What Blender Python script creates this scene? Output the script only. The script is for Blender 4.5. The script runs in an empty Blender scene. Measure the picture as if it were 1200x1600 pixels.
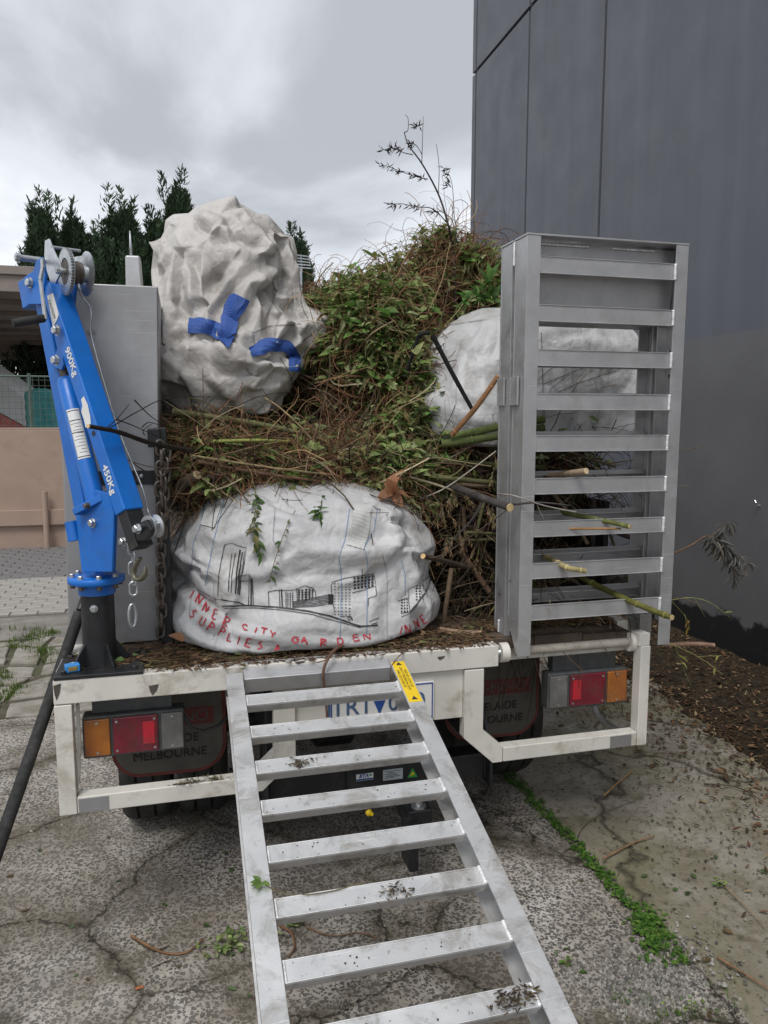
import bpy, bmesh, math, random
import numpy as np
from mathutils import Vector, Matrix, noise
from mathutils.bvhtree import BVHTree

random.seed(11)
scene = bpy.context.scene
COL = scene.collection
PI = math.pi

# ------------------------------------------------------------------ camera
# world frame = the truck's: X right along the tail, Y towards the cab, Z up, ground z = 0
FOC = 1183.5                                   # focal length in pixels of a 1200x1600 picture
CAM = Vector((-.6377, -2.433, 1.754))
_y, _p, _r = (math.radians(a) for a in (14.777, 7.052, .082))
FWD = Vector((math.sin(_y)*math.cos(_p), math.cos(_y)*math.cos(_p), -math.sin(_p)))
RGT = Vector((math.cos(_y), -math.sin(_y), 0))
UPV = RGT.cross(FWD)
RGT, UPV = math.cos(_r)*RGT + math.sin(_r)*UPV, -math.sin(_r)*RGT + math.cos(_r)*UPV
cam_data = bpy.data.cameras.new('camera')
cam_data.sensor_fit = 'VERTICAL'; cam_data.sensor_height = 36; cam_data.lens = 36*FOC/1600
cam_data.clip_start = .02; cam_data.clip_end = 2000
cam = bpy.data.objects.new('camera', cam_data); COL.objects.link(cam)
M3 = Matrix((RGT, UPV, -FWD)).transposed()
cam.matrix_world = Matrix.Translation(CAM) @ M3.to_4x4()
scene.camera = cam

# ------------------------------------------------------------------ light
SUN_EL, SUN_AZ = math.radians(58), math.radians(215)      # high, behind the camera to the left, through thick cloud
world = bpy.data.worlds.new('World'); scene.world = world; world.use_nodes = True
nt = world.node_tree; nt.nodes.clear()
def wn(t, **k):
    n = nt.nodes.new(t)
    for a, b in k.items(): setattr(n, a, b)
    return n
sky = wn('ShaderNodeTexSky', sky_type='NISHITA', sun_disc=False, sun_elevation=SUN_EL, sun_rotation=SUN_AZ)
bg_sky = wn('ShaderNodeBackground'); bg_sky.inputs[1].default_value = .1
nt.links.new(sky.outputs[0], bg_sky.inputs[0])
tc = wn('ShaderNodeTexCoord')
sep = wn('ShaderNodeSeparateXYZ'); nt.links.new(tc.outputs['Generated'], sep.inputs[0])
zz = wn('ShaderNodeMath', operation='ADD'); zz.inputs[1].default_value = .28
za = wn('ShaderNodeMath', operation='ABSOLUTE'); nt.links.new(sep.outputs[2], za.inputs[0]); nt.links.new(za.outputs[0], zz.inputs[0])
cmb = wn('ShaderNodeCombineXYZ')
for i in (0, 1):
    dv = wn('ShaderNodeMath', operation='DIVIDE'); nt.links.new(sep.outputs[i], dv.inputs[0]); nt.links.new(zz.outputs[0], dv.inputs[1]); nt.links.new(dv.outputs[0], cmb.inputs[i])
n1 = wn('ShaderNodeTexNoise'); n1.inputs['Scale'].default_value = .85; n1.inputs['Detail'].default_value = 7; n1.inputs['Roughness'].default_value = .52; n1.inputs['Distortion'].default_value = .35
mpw = wn('ShaderNodeMapping'); mpw.inputs['Location'].default_value = (8.8, -2.2, 0); mpw.inputs['Scale'].default_value = (1, 1, 1)
nt.links.new(cmb.outputs[0], mpw.inputs[0]); nt.links.new(mpw.outputs[0], n1.inputs['Vector'])
cr = wn('ShaderNodeValToRGB'); cr.color_ramp.interpolation = 'EASE'
e = cr.color_ramp.elements
e[0].position = .36; e[0].color = (.40, .42, .45, 1)
e[1].position = .62; e[1].color = (.88, .90, .93, 1)
x = e.new(.48); x.color = (.64, .668, .71, 1)
nt.links.new(n1.outputs[0], cr.inputs[0])
bg_cl = wn('ShaderNodeBackground'); bg_cl.inputs[1].default_value = 1.0
nt.links.new(cr.outputs[0], bg_cl.inputs[0])
mixw = wn('ShaderNodeMixShader'); mixw.inputs[0].default_value = .94
nt.links.new(bg_sky.outputs[0], mixw.inputs[1]); nt.links.new(bg_cl.outputs[0], mixw.inputs[2])
wo = wn('ShaderNodeOutputWorld'); nt.links.new(mixw.outputs[0], wo.inputs[0])
sl = bpy.data.lights.new('sun', 'SUN'); sl.energy = 1.5; sl.angle = math.radians(22); sl.color = (1, .97, .93)
sun = bpy.data.objects.new('sun', sl); COL.objects.link(sun)
sd = Vector((math.sin(SUN_AZ)*math.cos(SUN_EL), math.cos(SUN_AZ)*math.cos(SUN_EL), math.sin(SUN_EL)))
sun.rotation_euler = sd.to_track_quat('Z', 'Y').to_euler(); sun.location = sd*30
vs = scene.view_settings
vs.view_transform = 'Standard'; vs.look = 'None'; vs.exposure = 0.4; vs.gamma = 1; vs.use_curve_mapping = False

# ------------------------------------------------------------------ helpers: pixels of the photograph to points
def ray(x, y):
    return (FWD + RGT*((x-600)/FOC) + UPV*((800-y)/FOC)).normalized()
def on(x, y, ax, v):                             # the point of a pixel's ray on the plane axis = v
    d = ray(x, y); return CAM + d*((v-CAM[ax])/d[ax])
def onp(x, y, P0, n):
    d = ray(x, y); return CAM + d*((P0-CAM).dot(n)/d.dot(n))
def px(P):
    d = P-CAM; z = d.dot(FWD); return 600+FOC*d.dot(RGT)/z, 800-FOC*d.dot(UPV)/z
def V(*a): return Vector(a)
def rnd(a, b): return random.uniform(a, b)

# ------------------------------------------------------------------ helpers: meshes
ROOT = {}
class MB:
    def __init__(s): s.v = []; s.f = []; s.c = []; s.cur = (1, 1, 1)
    def add(s, vs_, fs):
        o = len(s.v); s.v += [tuple(p) for p in vs_]; s.c += [s.cur]*len(vs_)
        s.f += [tuple(o+i for i in f) for f in fs]; return s
    def hexa(s, p):                              # 8 corners: bottom ring, top ring
        return s.add(p, [(3,2,1,0),(4,5,6,7),(0,1,5,4),(1,2,6,5),(2,3,7,6),(3,0,4,7)])
    def box(s, x0, x1, y0, y1, z0, z1):
        return s.hexa([(x0,y0,z0),(x1,y0,z0),(x1,y1,z0),(x0,y1,z0),(x0,y0,z1),(x1,y0,z1),(x1,y1,z1),(x0,y1,z1)])
    def fbox(s, o, a, b, c):                     # a box from corner-centre o with half axes a, b, c
        return s.hexa([o-a-b-c, o+a-b-c, o+a+b-c, o-a+b-c, o-a-b+c, o+a-b+c, o+a+b+c, o-a+b+c])
    def bar(s, p0, p1, side, w, t):              # bar from p0 to p1; 'side' half-width w/2, third axis t/2
        d = (p1-p0); l = d.length; d = d/l; side = (side-d*side.dot(d)).normalized(); th = d.cross(side)
        return s.fbox((p0+p1)/2, side*(w/2), th*(t/2), d*(l/2))
    def prism(s, pts, off):                      # polygon (3-D points) extruded by the vector off
        n = len(pts); q = [p+off for p in pts]
        return s.add(list(pts)+q, [tuple(range(n))[::-1], tuple(range(n, 2*n))]+[(i, (i+1) % n, n+(i+1) % n, n+i) for i in range(n)])
    def tube(s, path, r, n=8, cap=True, flat=1.0):
        P = [Vector(p) for p in path]; m = len(P)
        R = r if hasattr(r, '__len__') else [r]*m
        t0 = (P[1]-P[0]).normalized(); a = t0.orthogonal().normalized(); vs_ = []
        for i in range(m):
            t = (P[min(i+1, m-1)]-P[max(i-1, 0)])
            t = t.normalized() if t.length > 1e-9 else t0
            a = (a-t*a.dot(t)); a = a.normalized() if a.length > 1e-6 else t.orthogonal().normalized(); b = t.cross(a)
            for k in range(n):
                an = 2*PI*k/n; vs_.append(P[i]+(a*math.cos(an)+b*math.sin(an)*flat)*R[i])
        fs = [(i*n+k, i*n+(k+1) % n, (i+1)*n+(k+1) % n, (i+1)*n+k) for i in range(m-1) for k in range(n)]
        if cap: fs += [tuple(range(n))[::-1], tuple((m-1)*n+k for k in range(n))]
        return s.add(vs_, fs)
    def cyl(s, p0, p1, r, n=16, r1=None): return s.tube([p0, p1], [r, r if r1 is None else r1], n)
    def lathe(s, o, ax, prof, n=24):             # prof: (radius, distance along ax)
        ax = ax.normalized(); a = ax.orthogonal().normalized(); b = ax.cross(a); vs_ = []
        for r, h in prof:
            for k in range(n):
                an = 2*PI*k/n; vs_.append(o+ax*h+(a*math.cos(an)+b*math.sin(an))*r)
        m = len(prof)
        fs = [(i*n+k, i*n+(k+1) % n, (i+1)*n+(k+1) % n, (i+1)*n+k) for i in range(m-1) for k in range(n)]
        fs += [tuple(range(n))[::-1], tuple((m-1)*n+k for k in range(n))]
        return s.add(vs_, fs)
    def hexbolt(s, o, ax, r=.009, h=.008):
        s.lathe(o, ax, [(r*1.25, 0), (r*1.25, h*.25)], 14); s.lathe(o+ax.normalized()*h*.25, ax, [(r, 0), (r, h*.8), (r*.8, h)], 6); return s
    def leaf(s, o, d, n, L, W, bend=.25, fold=.25):
        d = d.normalized(); n = (n-d*n.dot(d)); n = n.normalized() if n.length > 1e-6 else d.orthogonal().normalized(); w = d.cross(n)
        vs_ = []
        for t, k in ((0, .04), (.28, .95), (.6, .8), (1, .02)):
            c = o+d*(L*t)-n*(bend*L*t*t)
            for q in (-1, 0, 1): vs_.append(c+w*(q*k*W/2)+n*(abs(q)*k*W*fold*.5))
        return s.add(vs_, [(i*3+j, i*3+j+1, i*3+j+4, i*3+j+3) for i in range(3) for j in range(2)])
    def blade(s, o, d, n, L, W):                  # one small folded-over quad, for far foliage
        d = d.normalized(); w = d.cross(n); w = w.normalized() if w.length > 1e-6 else d.orthogonal().normalized()
        return s.add([o-w*(W*.3), o+w*(W*.3), o+d*(L*.6)+w*(W*.5)+n*(L*.06), o+d*L], [(0, 1, 2, 3)])
    def ribbon(s, L, R):
        n = len(L); return s.add(list(L)+list(R), [(i, i+1, n+i+1, n+i) for i in range(n-1)])
    def build(s, name, mat, parent=None, smooth=False, bevel=0, angle=None, seg=2):
        me = bpy.data.meshes.new(name)
        root = parent
        while root is not None and root.parent is not None: root = root.parent
        off = ROOT.get(root.name if root else None, Vector())
        vv = np.array(s.v, dtype=np.float64).reshape(-1, 3)-np.array(off)
        me.from_pydata(vv.tolist(), [], s.f); me.update()
        if any(c != (1, 1, 1) for c in s.c):
            at = me.color_attributes.new('Col', 'FLOAT_COLOR', 'POINT')
            at.data.foreach_set('color', np.c_[np.array(s.c, dtype=np.float32), np.ones(len(s.c), np.float32)].ravel())
        ob = bpy.data.objects.new(name, me); COL.objects.link(ob)
        if parent: ob.parent = parent
        if mat: me.materials.append(mat)
        if smooth or bevel: me.polygons.foreach_set('use_smooth', [True]*len(me.polygons))
        if bevel:
            b = ob.modifiers.new('bevel', 'BEVEL'); b.width = bevel; b.segments = seg; b.limit_method = 'ANGLE'; b.angle_limit = math.radians(40); b.harden_normals = True
        elif smooth and angle:
            me.set_sharp_from_angle(angle=math.radians(angle))
        return ob
def tag(o, label=None, cat=None, group=None, kind=None):
    for k, v in (('label', label), ('category', cat), ('group', group), ('kind', kind)):
        if v: o[k] = v
    return o
def thing(name, loc, label, cat, group=None):
    o = bpy.data.objects.new(name, None); COL.objects.link(o); o.location = loc; o.empty_display_size = .1
    ROOT[o.name] = Vector(loc); return tag(o, label, cat, group)
def clone(o, offset, parent=None):                # a piece that shares its mesh
    c = o.copy(); COL.objects.link(c); c.location = o.location+Vector(offset)
    if parent: c.parent = parent
    return c
def text(s, name, size, mat, M, parent=None, ext=.0006, shear=0, spacing=1.0, bold=0):
    cu = bpy.data.curves.new('t', 'FONT'); cu.body = s; cu.size = size; cu.extrude = ext; cu.align_x = 'CENTER'; cu.align_y = 'CENTER'
    cu.shear = shear; cu.space_character = spacing; cu.offset = bold; cu.resolution_u = 3
    t = bpy.data.objects.new('t', cu); COL.objects.link(t)
    me = bpy.data.meshes.new_from_object(t.evaluated_get(bpy.context.evaluated_depsgraph_get()))
    bpy.data.objects.remove(t); me.transform(M)
    root = parent
    while root is not None and root.parent is not None: root = root.parent
    me.transform(Matrix.Translation(-ROOT.get(root.name if root else None, Vector())))
    o = bpy.data.objects.new(name, me); COL.objects.link(o); me.name = name; me.materials.clear(); me.materials.append(mat)
    if parent: o.parent = parent
    return o
def frame(o, xa, ya):                             # matrix with local x, y along xa, ya and origin o
    xa = xa.normalized(); ya = (ya-xa*ya.dot(xa)).normalized(); za = xa.cross(ya)
    m = Matrix((xa, ya, za)).transposed().to_4x4(); m.translation = o; return m

# ------------------------------------------------------------------ helpers: materials
class NT:
    def __init__(s, name):
        s.m = bpy.data.materials.new(name); s.m.use_nodes = True; s.t = s.m.node_tree
        s.b = s.t.nodes['Principled BSDF']; s.o = s.t.nodes['Material Output']
        s.tc = s.t.nodes.new('ShaderNodeTexCoord')
    def n(s, t, ins=None, **k):
        q = s.t.nodes.new(t)
        for a, b in k.items(): setattr(q, a, b)
        for a, b in (ins or {}).items():
            if hasattr(b, 'is_linked') or hasattr(b, 'links'): s.t.links.new(b, q.inputs[a])
            else: q.inputs[a].default_value = b
        return q
    def l(s, a, b): s.t.links.new(a, b)
    def noise(s, scale, detail=4, rough=.55, vec=None, dist=0): 
        return s.n('ShaderNodeTexNoise', {'Vector': vec or s.tc.outputs['Object'], 'Scale': scale, 'Detail': detail, 'Roughness': rough, 'Distortion': dist}).outputs[0]
    def vor(s, scale, feature='F1', vec=None, rand=1, out='Distance'):
        return s.n('ShaderNodeTexVoronoi', {'Vector': vec or s.tc.outputs['Object'], 'Scale': scale, 'Randomness': rand}, feature=feature).outputs[out]
    def ramp(s, fac, *st):
        q = s.n('ShaderNodeValToRGB', {0: fac}); e = q.color_ramp.elements
        while len(e) < len(st): e.new(.5)
        for i, (p, c) in enumerate(st):
            e[i].position = p; c = c if hasattr(c, '__len__') else (c, c, c); e[i].color = (*c, 1)
        return q.outputs[0]
    def mix(s, fac, a, b, mode='MIX'):
        q = s.n('ShaderNodeMix', data_type='RGBA', blend_type=mode)
        for i, v in ((0, fac), (6, a), (7, b)):
            if hasattr(v, 'links'): s.l(v, q.inputs[i])
            else: q.inputs[i].default_value = v if i == 0 else (*v, 1)
        return q.outputs[2]
    def math(s, op, a, b=0):
        return s.n('ShaderNodeMath', {0: a, 1: b}, operation=op).outputs[0]
    def bump(s, h, strength=.3, dist=.01, prev=None):
        q = s.n('ShaderNodeBump', {'Height': h, 'Strength': strength, 'Distance': dist})
        if prev: s.l(prev, q.inputs['Normal'])
        return q.outputs[0]
    def out(s, col=None, rough=None, metal=None, nrm=None, spec=None):
        for nm, v in (('Base Color', col), ('Roughness', rough), ('Metallic', metal), ('Normal', nrm), ('Specular IOR Level', spec)):
            if v is None: continue
            if hasattr(v, 'links'): s.l(v, s.b.inputs[nm])
            else: s.b.inputs[nm].default_value = (*v, 1) if nm == 'Base Color' else v
        return s.m
def simple(name, col, rough=.5, metal=0, var=.18, scale=9, bump=.08, bscale=90, dirt=None, damt=.5, dscale=5, spec=.5):
    t = NT(name); nz = t.noise(scale, 5)
    lo = tuple(c*(1-var) for c in col); hi = tuple(min(1, c*(1+var)) for c in col)
    c = t.ramp(nz, (.3, lo), (.7, hi))
    if dirt:
        d = t.noise(dscale, 8, .7, dist=.4); c = t.mix(t.ramp(d, (.62-damt*.25, 0), (.78-damt*.12, 1)), c, dirt)
    r = t.ramp(t.noise(scale*2.3, 4), (.3, max(.03, rough*.8)), (.7, min(1, rough*1.25)))
    return t.out(c, r, metal, t.bump(t.noise(bscale, 3), bump, .004), spec)
def colattr(name, rough=.7, trans=0, spec=.3, var=.25, vscale=40):
    t = NT(name); a = t.n('ShaderNodeAttribute', attribute_name='Col').outputs[0]
    c = t.mix(1.0, a, t.ramp(t.noise(vscale, 3), (.3, 1-var), (.7, 1+var)), 'MULTIPLY')
    t.out(c, rough, 0, None, spec)
    if trans:
        tr = t.n('ShaderNodeBsdfTranslucent'); t.l(c, tr.inputs[0])
        mx = t.n('ShaderNodeMixShader', {0: trans}); t.l(t.b.outputs[0], mx.inputs[1]); t.l(tr.outputs[0], mx.inputs[2]); t.l(mx.outputs[0], t.o.inputs[0])
    return t.m
MAT = {}
MAT['foliage'] = colattr('foliage', .6, .32, .25)
MAT['wood'] = colattr('bark', .8, 0, .2)
def alu(name, base, rough, smear):
    t = NT(name)
    mp = t.n('ShaderNodeMapping', {'Vector': t.tc.outputs['Object'], 'Scale': (2, 60, 60)}).outputs[0]
    st = t.noise(3, 5, .6, mp); bl = t.noise(5, 6, .6); sp = t.noise(70, 3, .6)
    c = t.mix(t.ramp(bl, (.35, 0), (.72, 1)), base, tuple(v*.72 for v in base))
    c = t.mix(t.ramp(sp, (.66, 0), (.74, smear*.6)), c, (.12, .10, .075))
    c = t.mix(t.ramp(t.noise(11, 6, .7, dist=.6), (.50, 0), (.72, smear)), c, (.21, .18, .135))
    r = t.ramp(t.noise(16, 5), (.3, rough*.8), (.7, min(1, rough*1.3)))
    scr = t.ramp(t.noise(4, 2, .5, t.n('ShaderNodeMapping', {'Vector': t.tc.outputs['Object'], 'Scale': (1.2, 30, 55), 'Rotation': (0, .12, 0)}).outputs[0]), (.70, 0), (.72, .35))
    c = t.mix(scr, c, tuple(min(1, v*1.5) for v in base))
    return t.out(c, r, t.ramp(bl, (.4, .75), (.75, .4)), t.bump(st, .06, .003, t.bump(t.noise(120, 2), .08, .002)))
MAT['alu'] = alu('aluminium', (.54, .54, .55), .46, .25)
MAT['alu_worn'] = alu('aluminium_worn', (.74, .74, .74), .45, .7)
MAT['alu_sheet'] = alu('aluminium_sheet', (.40, .40, .41), .42, .12)
MAT['weld'] = simple('weld_bead', (.80, .80, .80), .4, .35, .25, 60, .5, 160)
MAT['galv'] = simple('zinc_plated_steel', (.46, .48, .50), .35, .85, .2, 25)
MAT['steel_dark'] = simple('weathered_steel', (.13, .115, .10), .55, .6, .35, 30, .3, 120, (.10, .05, .025), .5, 30)
t = NT('blue_paint'); c = t.ramp(t.noise(6, 6, .6), (.3, (.004, .115, .46)), (.7, (.005, .15, .56)))
c = t.mix(t.ramp(t.noise(9, 8, .75, dist=.5), (.50, 0), (.72, .5)), c, (.03, .085, .20)); c = t.mix(t.ramp(t.noise(42, 6, .75), (.70, 0), (.73, 1)), c, (.10, .085, .075))
MAT['blue'] = t.out(c, t.ramp(t.noise(14, 5), (.3, .30), (.7, .5)), 0, t.bump(t.noise(160, 3), .06, .003, t.bump(t.noise(9, 3), .1, .006)))
MAT['black'] = simple('black_paint', (.012, .013, .015), .45, 0, .3, 12, .12, 80, (.05, .045, .04), .35, 12)
MAT['black_rubber'] = simple('black_rubber', (.018, .018, .018), .75, 0, .3, 20, .2, 60, (.06, .055, .045), .4, 9)
MAT['grey_plastic'] = simple('grey_plastic', (.055, .058, .06), .55, 0, .2, 20, .1, 150, (.12, .11, .09), .3, 14)
MAT['truck_white'] = simple('dirty_white_paint', (.62, .60, .55), .45, 0, .08, 6, .06, 120, (.30, .25, .18), .38, 7)
MAT['white_print'] = simple('white_sticker', (.72, .72, .70), .5, 0, .05)
MAT['black_print'] = simple('black_print', (.02, .02, .02), .6, 0, .1)
MAT['red_print'] = simple('red_print', (.42, .025, .04), .7, 0, .2, 60)
MAT['yellow_print'] = simple('yellow_sticker', (.80, .55, .02), .45, 0, .08)
MAT['blue_print'] = simple('blue_print', (.02, .07, .28), .5, 0, .1)
MAT['green_print'] = simple('green_print', (.03, .28, .06), .5, 0, .1)

# ================================================================== SETTING
# ---- exposed-aggregate concrete yard, reaching the horizon
def ground_mat():
    t = NT('exposed_aggregate'); P = t.tc.outputs['Object']
    wob = t.n('ShaderNodeTexNoise', {'Vector': P, 'Scale': 60, 'Detail': 2}).outputs[1]
    pv = t.mix(.016, P, wob, 'ADD')
    d1 = t.vor(66, vec=pv); c1 = t.vor(66, vec=pv, out='Color')
    d2 = t.vor(105, vec=pv); c2 = t.vor(105, vec=pv, out='Color')
    s1 = t.n('ShaderNodeSeparateColor', {0: c1}).outputs; s2 = t.n('ShaderNodeSeparateColor', {0: c2}).outputs
    peb = t.math('MULTIPLY', t.ramp(t.math('SUBTRACT', d1, t.math('MULTIPLY', s1[0], .22)), (.30, 1), (.36, 0)), t.ramp(s1[1], (.06, 0), (.10, 1)))
    peb2 = t.math('MULTIPLY', t.ramp(t.math('SUBTRACT', d2, t.math('MULTIPLY', s2[0], .2)), (.26, 1), (.34, 0)), t.ramp(s2[1], (.22, 0), (.26, 1)))
    pebbles = t.math('MAXIMUM', peb, peb2)
    matrix = t.ramp(t.noise(2.6, 8, .65), (.3, (.30, .265, .225)), (.5, (.45, .415, .37)), (.72, (.56, .535, .50)))
    stone = t.ramp(s1[2], (0, (.04, .037, .037)), (.6, (.09, .084, .082)), (1, (.17, .15, .135)))
    worn = t.ramp(t.noise(1.5, 6, .65), (.34, .65), (.58, 1))
    c = t.mix(t.math('MULTIPLY', pebbles, worn), matrix, stone)
    c = t.mix(t.ramp(t.noise(1.1, 9, .70, dist=.6), (.42, 0), (.62, .78)), c, (.125, .105, .078))
    c = t.mix(t.ramp(t.noise(17, 6, .7), (.55, 0), (.72, .4)), c, (.13, .11, .085))
    moss = t.ramp(t.noise(2.1, 8, .7, dist=.3, vec=t.n('ShaderNodeMapping', {'Vector': P, 'Location': (4, 7, 0)}).outputs[0]), (.58, 0), (.70, .55))
    c = t.mix(moss, c, (.085, .092, .038))
    w2 = t.n('ShaderNodeTexNoise', {'Vector': P, 'Scale': 3.0, 'Detail': 9, 'Roughness': .7}).outputs[1]
    ed = t.vor(1.5, 'DISTANCE_TO_EDGE', t.mix(.30, P, w2, 'ADD'))
    keep = t.ramp(t.noise(1.4, 4), (.38, 0), (.50, 1))
    crack = t.math('MULTIPLY', t.ramp(ed, (.003, .9), (.008, 0)), keep)
    soft = t.math('MULTIPLY', t.ramp(ed, (0, .9), (.13, 0)), t.ramp(t.noise(4, 7, .7), (.36, 0), (.58, 1)))
    c = t.mix(soft, c, (.075, .062, .038)); c = t.mix(crack, c, (.022, .018, .013))
    h = t.math('SUBTRACT', t.math('MULTIPLY', pebbles, .35), t.math('MULTIPLY', crack, 2.0))
    nb = t.bump(h, .6, .006, t.bump(t.noise(8, 7, .65), .5, .03))
    return t.out(c, t.ramp(t.noise(6, 4), (.3, .62), (.7, .9)), 0, nb, .35)
g = MB(); g.add([(-400, -400, 0), (400, -400, 0), (400, 600, 0), (-400, 600, 0)], [(0, 1, 2, 3)])
tag(g.build('ground', ground_mat()), kind='structure')

# ---- smooth mossy slab right of the weedy joint
def slab_mat():
    t = NT('mossy_concrete'); P = t.tc.outputs['Object']
    c = t.ramp(t.noise(4, 8, .65), (.3, (.20, .175, .14)), (.55, (.30, .275, .235)), (.75, (.38, .35, .315)))
    c = t.mix(t.ramp(t.noise(1.6, 8, .7, dist=.6), (.42, 0), (.62, .8)), c, (.155, .142, .08))
    c = t.mix(t.ramp(t.noise(6.5, 9, .8, dist=.3), (.50, 0), (.68, .8)), c, (.10, .085, .045))
    c = t.mix(t.ramp(t.noise(38, 5, .75), (.55, 0), (.66, .8)), c, (.06, .05, .033))
    c = t.mix(t.ramp(t.noise(55, 3, .6), (.70, 0), (.76, .6)), c, (.46, .44, .40))
    ed = t.vor(.55, 'DISTANCE_TO_EDGE', t.mix(.3, P, t.n('ShaderNodeTexNoise', {'Vector': P, 'Scale': 3, 'Detail': 6}).outputs[1], 'ADD'))
    c = t.mix(t.ramp(ed, (.002, .8), (.006, 0)), c, (.03, .026, .018))
    return t.out(c, .82, 0, t.bump(t.math('SUBTRACT', t.noise(30, 6, .7), t.ramp(ed, (.001, 1.), (.005, 0))), .5, .008), .3)
s = MB()
NX, NY = 26, 90
def slab_edge(y): return .895+.02*noise.noise(V(y*2.1, 3, 0))+.006*noise.noise(V(y*14, 1, 0))
vs_ = []
for j in range(NY+1):
    y = -3.2+j*(10.2)/NY
    for i in range(NX+1):
        x = slab_edge(y)+(3.1-.9)*(i/NX)**1.2
        vs_.append((x, y, .018+.008*noise.noise(V(x*1.3, y*1.3, 5)) if i else -.01))
s.add(vs_, [(j*(NX+1)+i, j*(NX+1)+i+1, (j+1)*(NX+1)+i+1, (j+1)*(NX+1)+i) for j in range(NY) for i in range(NX)])
tag(s.build('concrete_slab', slab_mat(), smooth=True), kind='structure')

# ---- garden bed along the dark building: soil sheet and mulch
def soil_z(x, y): return max(-.02, min(.13, (x-2.16-.18*noise.noise(V(0, y*.9, 2)))*.24))+.03*noise.noise(V(x*5, y*5, 0))+.012*noise.noise(V(x*19, y*19, 3))
s = MB(); NX, NY = 40, 220; vs_ = []
for j in range(NY+1):
    y = -2.5+j*10/NY
    for i in range(NX+1):
        x = 1.95+1.08*i/NX; vs_.append((x, y, soil_z(x, y)+.012))
s.add(vs_, [(j*(NX+1)+i, j*(NX+1)+i+1, (j+1)*(NX+1)+i+1, (j+1)*(NX+1)+i) for j in range(NY) for i in range(NX)])
t = NT('soil')
tag(s.build('garden_bed', t.out(t.ramp(t.noise(22, 8, .7), (.35, (.018, .014, .010)), (.6, (.055, .042, .028)), (.75, (.11, .082, .05))), .95, 0, t.bump(t.noise(45, 6, .7), .9, .02), .1), smooth=True), kind='structure')
s = MB(); random.seed(5)
for k in range(14000):
    y = rnd(-1.6, 6.0); x = 2.95-abs(random.gauss(0, .62))
    if k % 3 == 0: x = 2.4-abs(random.gauss(0, .34)); y = rnd(-.6, 4.5)
    if x < 1.0: continue
    z = max(soil_z(x, y)+.016, .03); a = rnd(0, 2*PI); L = rnd(.008, .045)*(1.6 if random.random() < .06 else 1)
    s.cur = random.choice(((.13, .07, .035), (.085, .045, .024), (.045, .028, .018), (.15, .09, .05), (.10, .055, .03), (.06, .04, .025), (.05, .035, .02), (.24, .18, .10)))
    d = V(math.cos(a), math.sin(a), rnd(-.25, .35)); n = V(rnd(-.5, .5), rnd(-.5, .5), 1)
    s.leaf(V(x, y, z), d, n, L, L*rnd(.12, .5), rnd(-.4, .4), rnd(0, .5))
tag(s.build('mulch', MAT['wood']), 'loose brown bark mulch and dead leaves along the dark wall', 'mulch', kind='stuff')

# ---- weeds in the joint between the yard and the slab
def tuft(mb, o, n, h, sp, cols):
    for _ in range(n):
        mb.cur = random.choice(cols); a = rnd(0, 2*PI); L = h*rnd(.5, 1.2)
        mb.leaf(o+V(rnd(-sp, sp), rnd(-sp, sp), 0), V(math.cos(a)*.7, math.sin(a)*.7, rnd(.5, 1.4)), V(math.cos(a), math.sin(a), .4), L, L*rnd(.08, .16), rnd(.1, .6), .2)
def clover(mb, o, n, h, sp, cols):
    for _ in range(n):
        mb.cur = random.choice(cols); c = o+V(random.gauss(0, sp), random.gauss(0, sp), rnd(.4, 1)*h); a0 = rnd(0, 2*PI)
        tilt = V(rnd(-.4, .4), rnd(-.4, .4), 1)
        for q in range(3):
            a = a0+q*2.09; L = rnd(.006, .0115)
            mb.leaf(c, V(math.cos(a), math.sin(a), rnd(-.1, .25)), tilt, L, L*1.05, .15, .15)
GR = ((.07, .17, .025), (.10, .21, .032), (.05, .12, .02), (.14, .23, .05))
s = MB(); random.seed(8); y = -.50
while y < 3.2:
    w = .022+.022*max(0, noise.noise(V(y*2, 9, 0))+.4)+(.03 if -.48 < y < -.28 else 0)
    dens = .8
    if random.random() < dens:
        c = V(slab_edge(y)-.022+random.gauss(0, w*.45), y, .0)
        tuft(s, c, 7, .028, .012, GR)
        clover(s, c, 5 if y < .25 else 3, .022, w*.42, GR)
    y += .0075
for k in range(40):
    c = on(random.gauss(1015, 13), random.gauss(1455, 18), 2, .0); clover(s, c, 8, .024, .012, GR)
tag(s.build('joint_weeds', MAT['foliage']), 'line of grass and clover growing in the joint beside the slab', 'weeds', kind='stuff')
s = MB(); random.seed(9)                                     # thin grass on the yard, left
for k in range(900):
    p = on(rnd(-60, 95), rnd(985, 1110), 2, .0)
    if noise.noise(V(p.x*3.1, p.y*2.2, 1)) > .08: tuft(s, V(p.x, p.y, .0), 9, .045, .03, ((.10, .16, .03), (.14, .20, .045), (.07, .11, .02)))
for k in range(40):
    p = on(rnd(960, 1150), rnd(1530, 1600), 2, .0); tuft(s, p, 5, .022, .015, GR)
for k in range(60):
    p = on(rnd(180, 420), rnd(1430, 1500), 2, .0); 
    if random.random() < .35: tuft(s, p, 4, .016, .012, ((.05, .075, .02), (.08, .10, .03)))
tag(s.build('yard_grass', MAT['foliage']), 'thin green grass between the broken paving stones beside the truck', 'grass', kind='stuff')
s = MB(); random.seed(3)                                     # crumbled gravel
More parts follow.
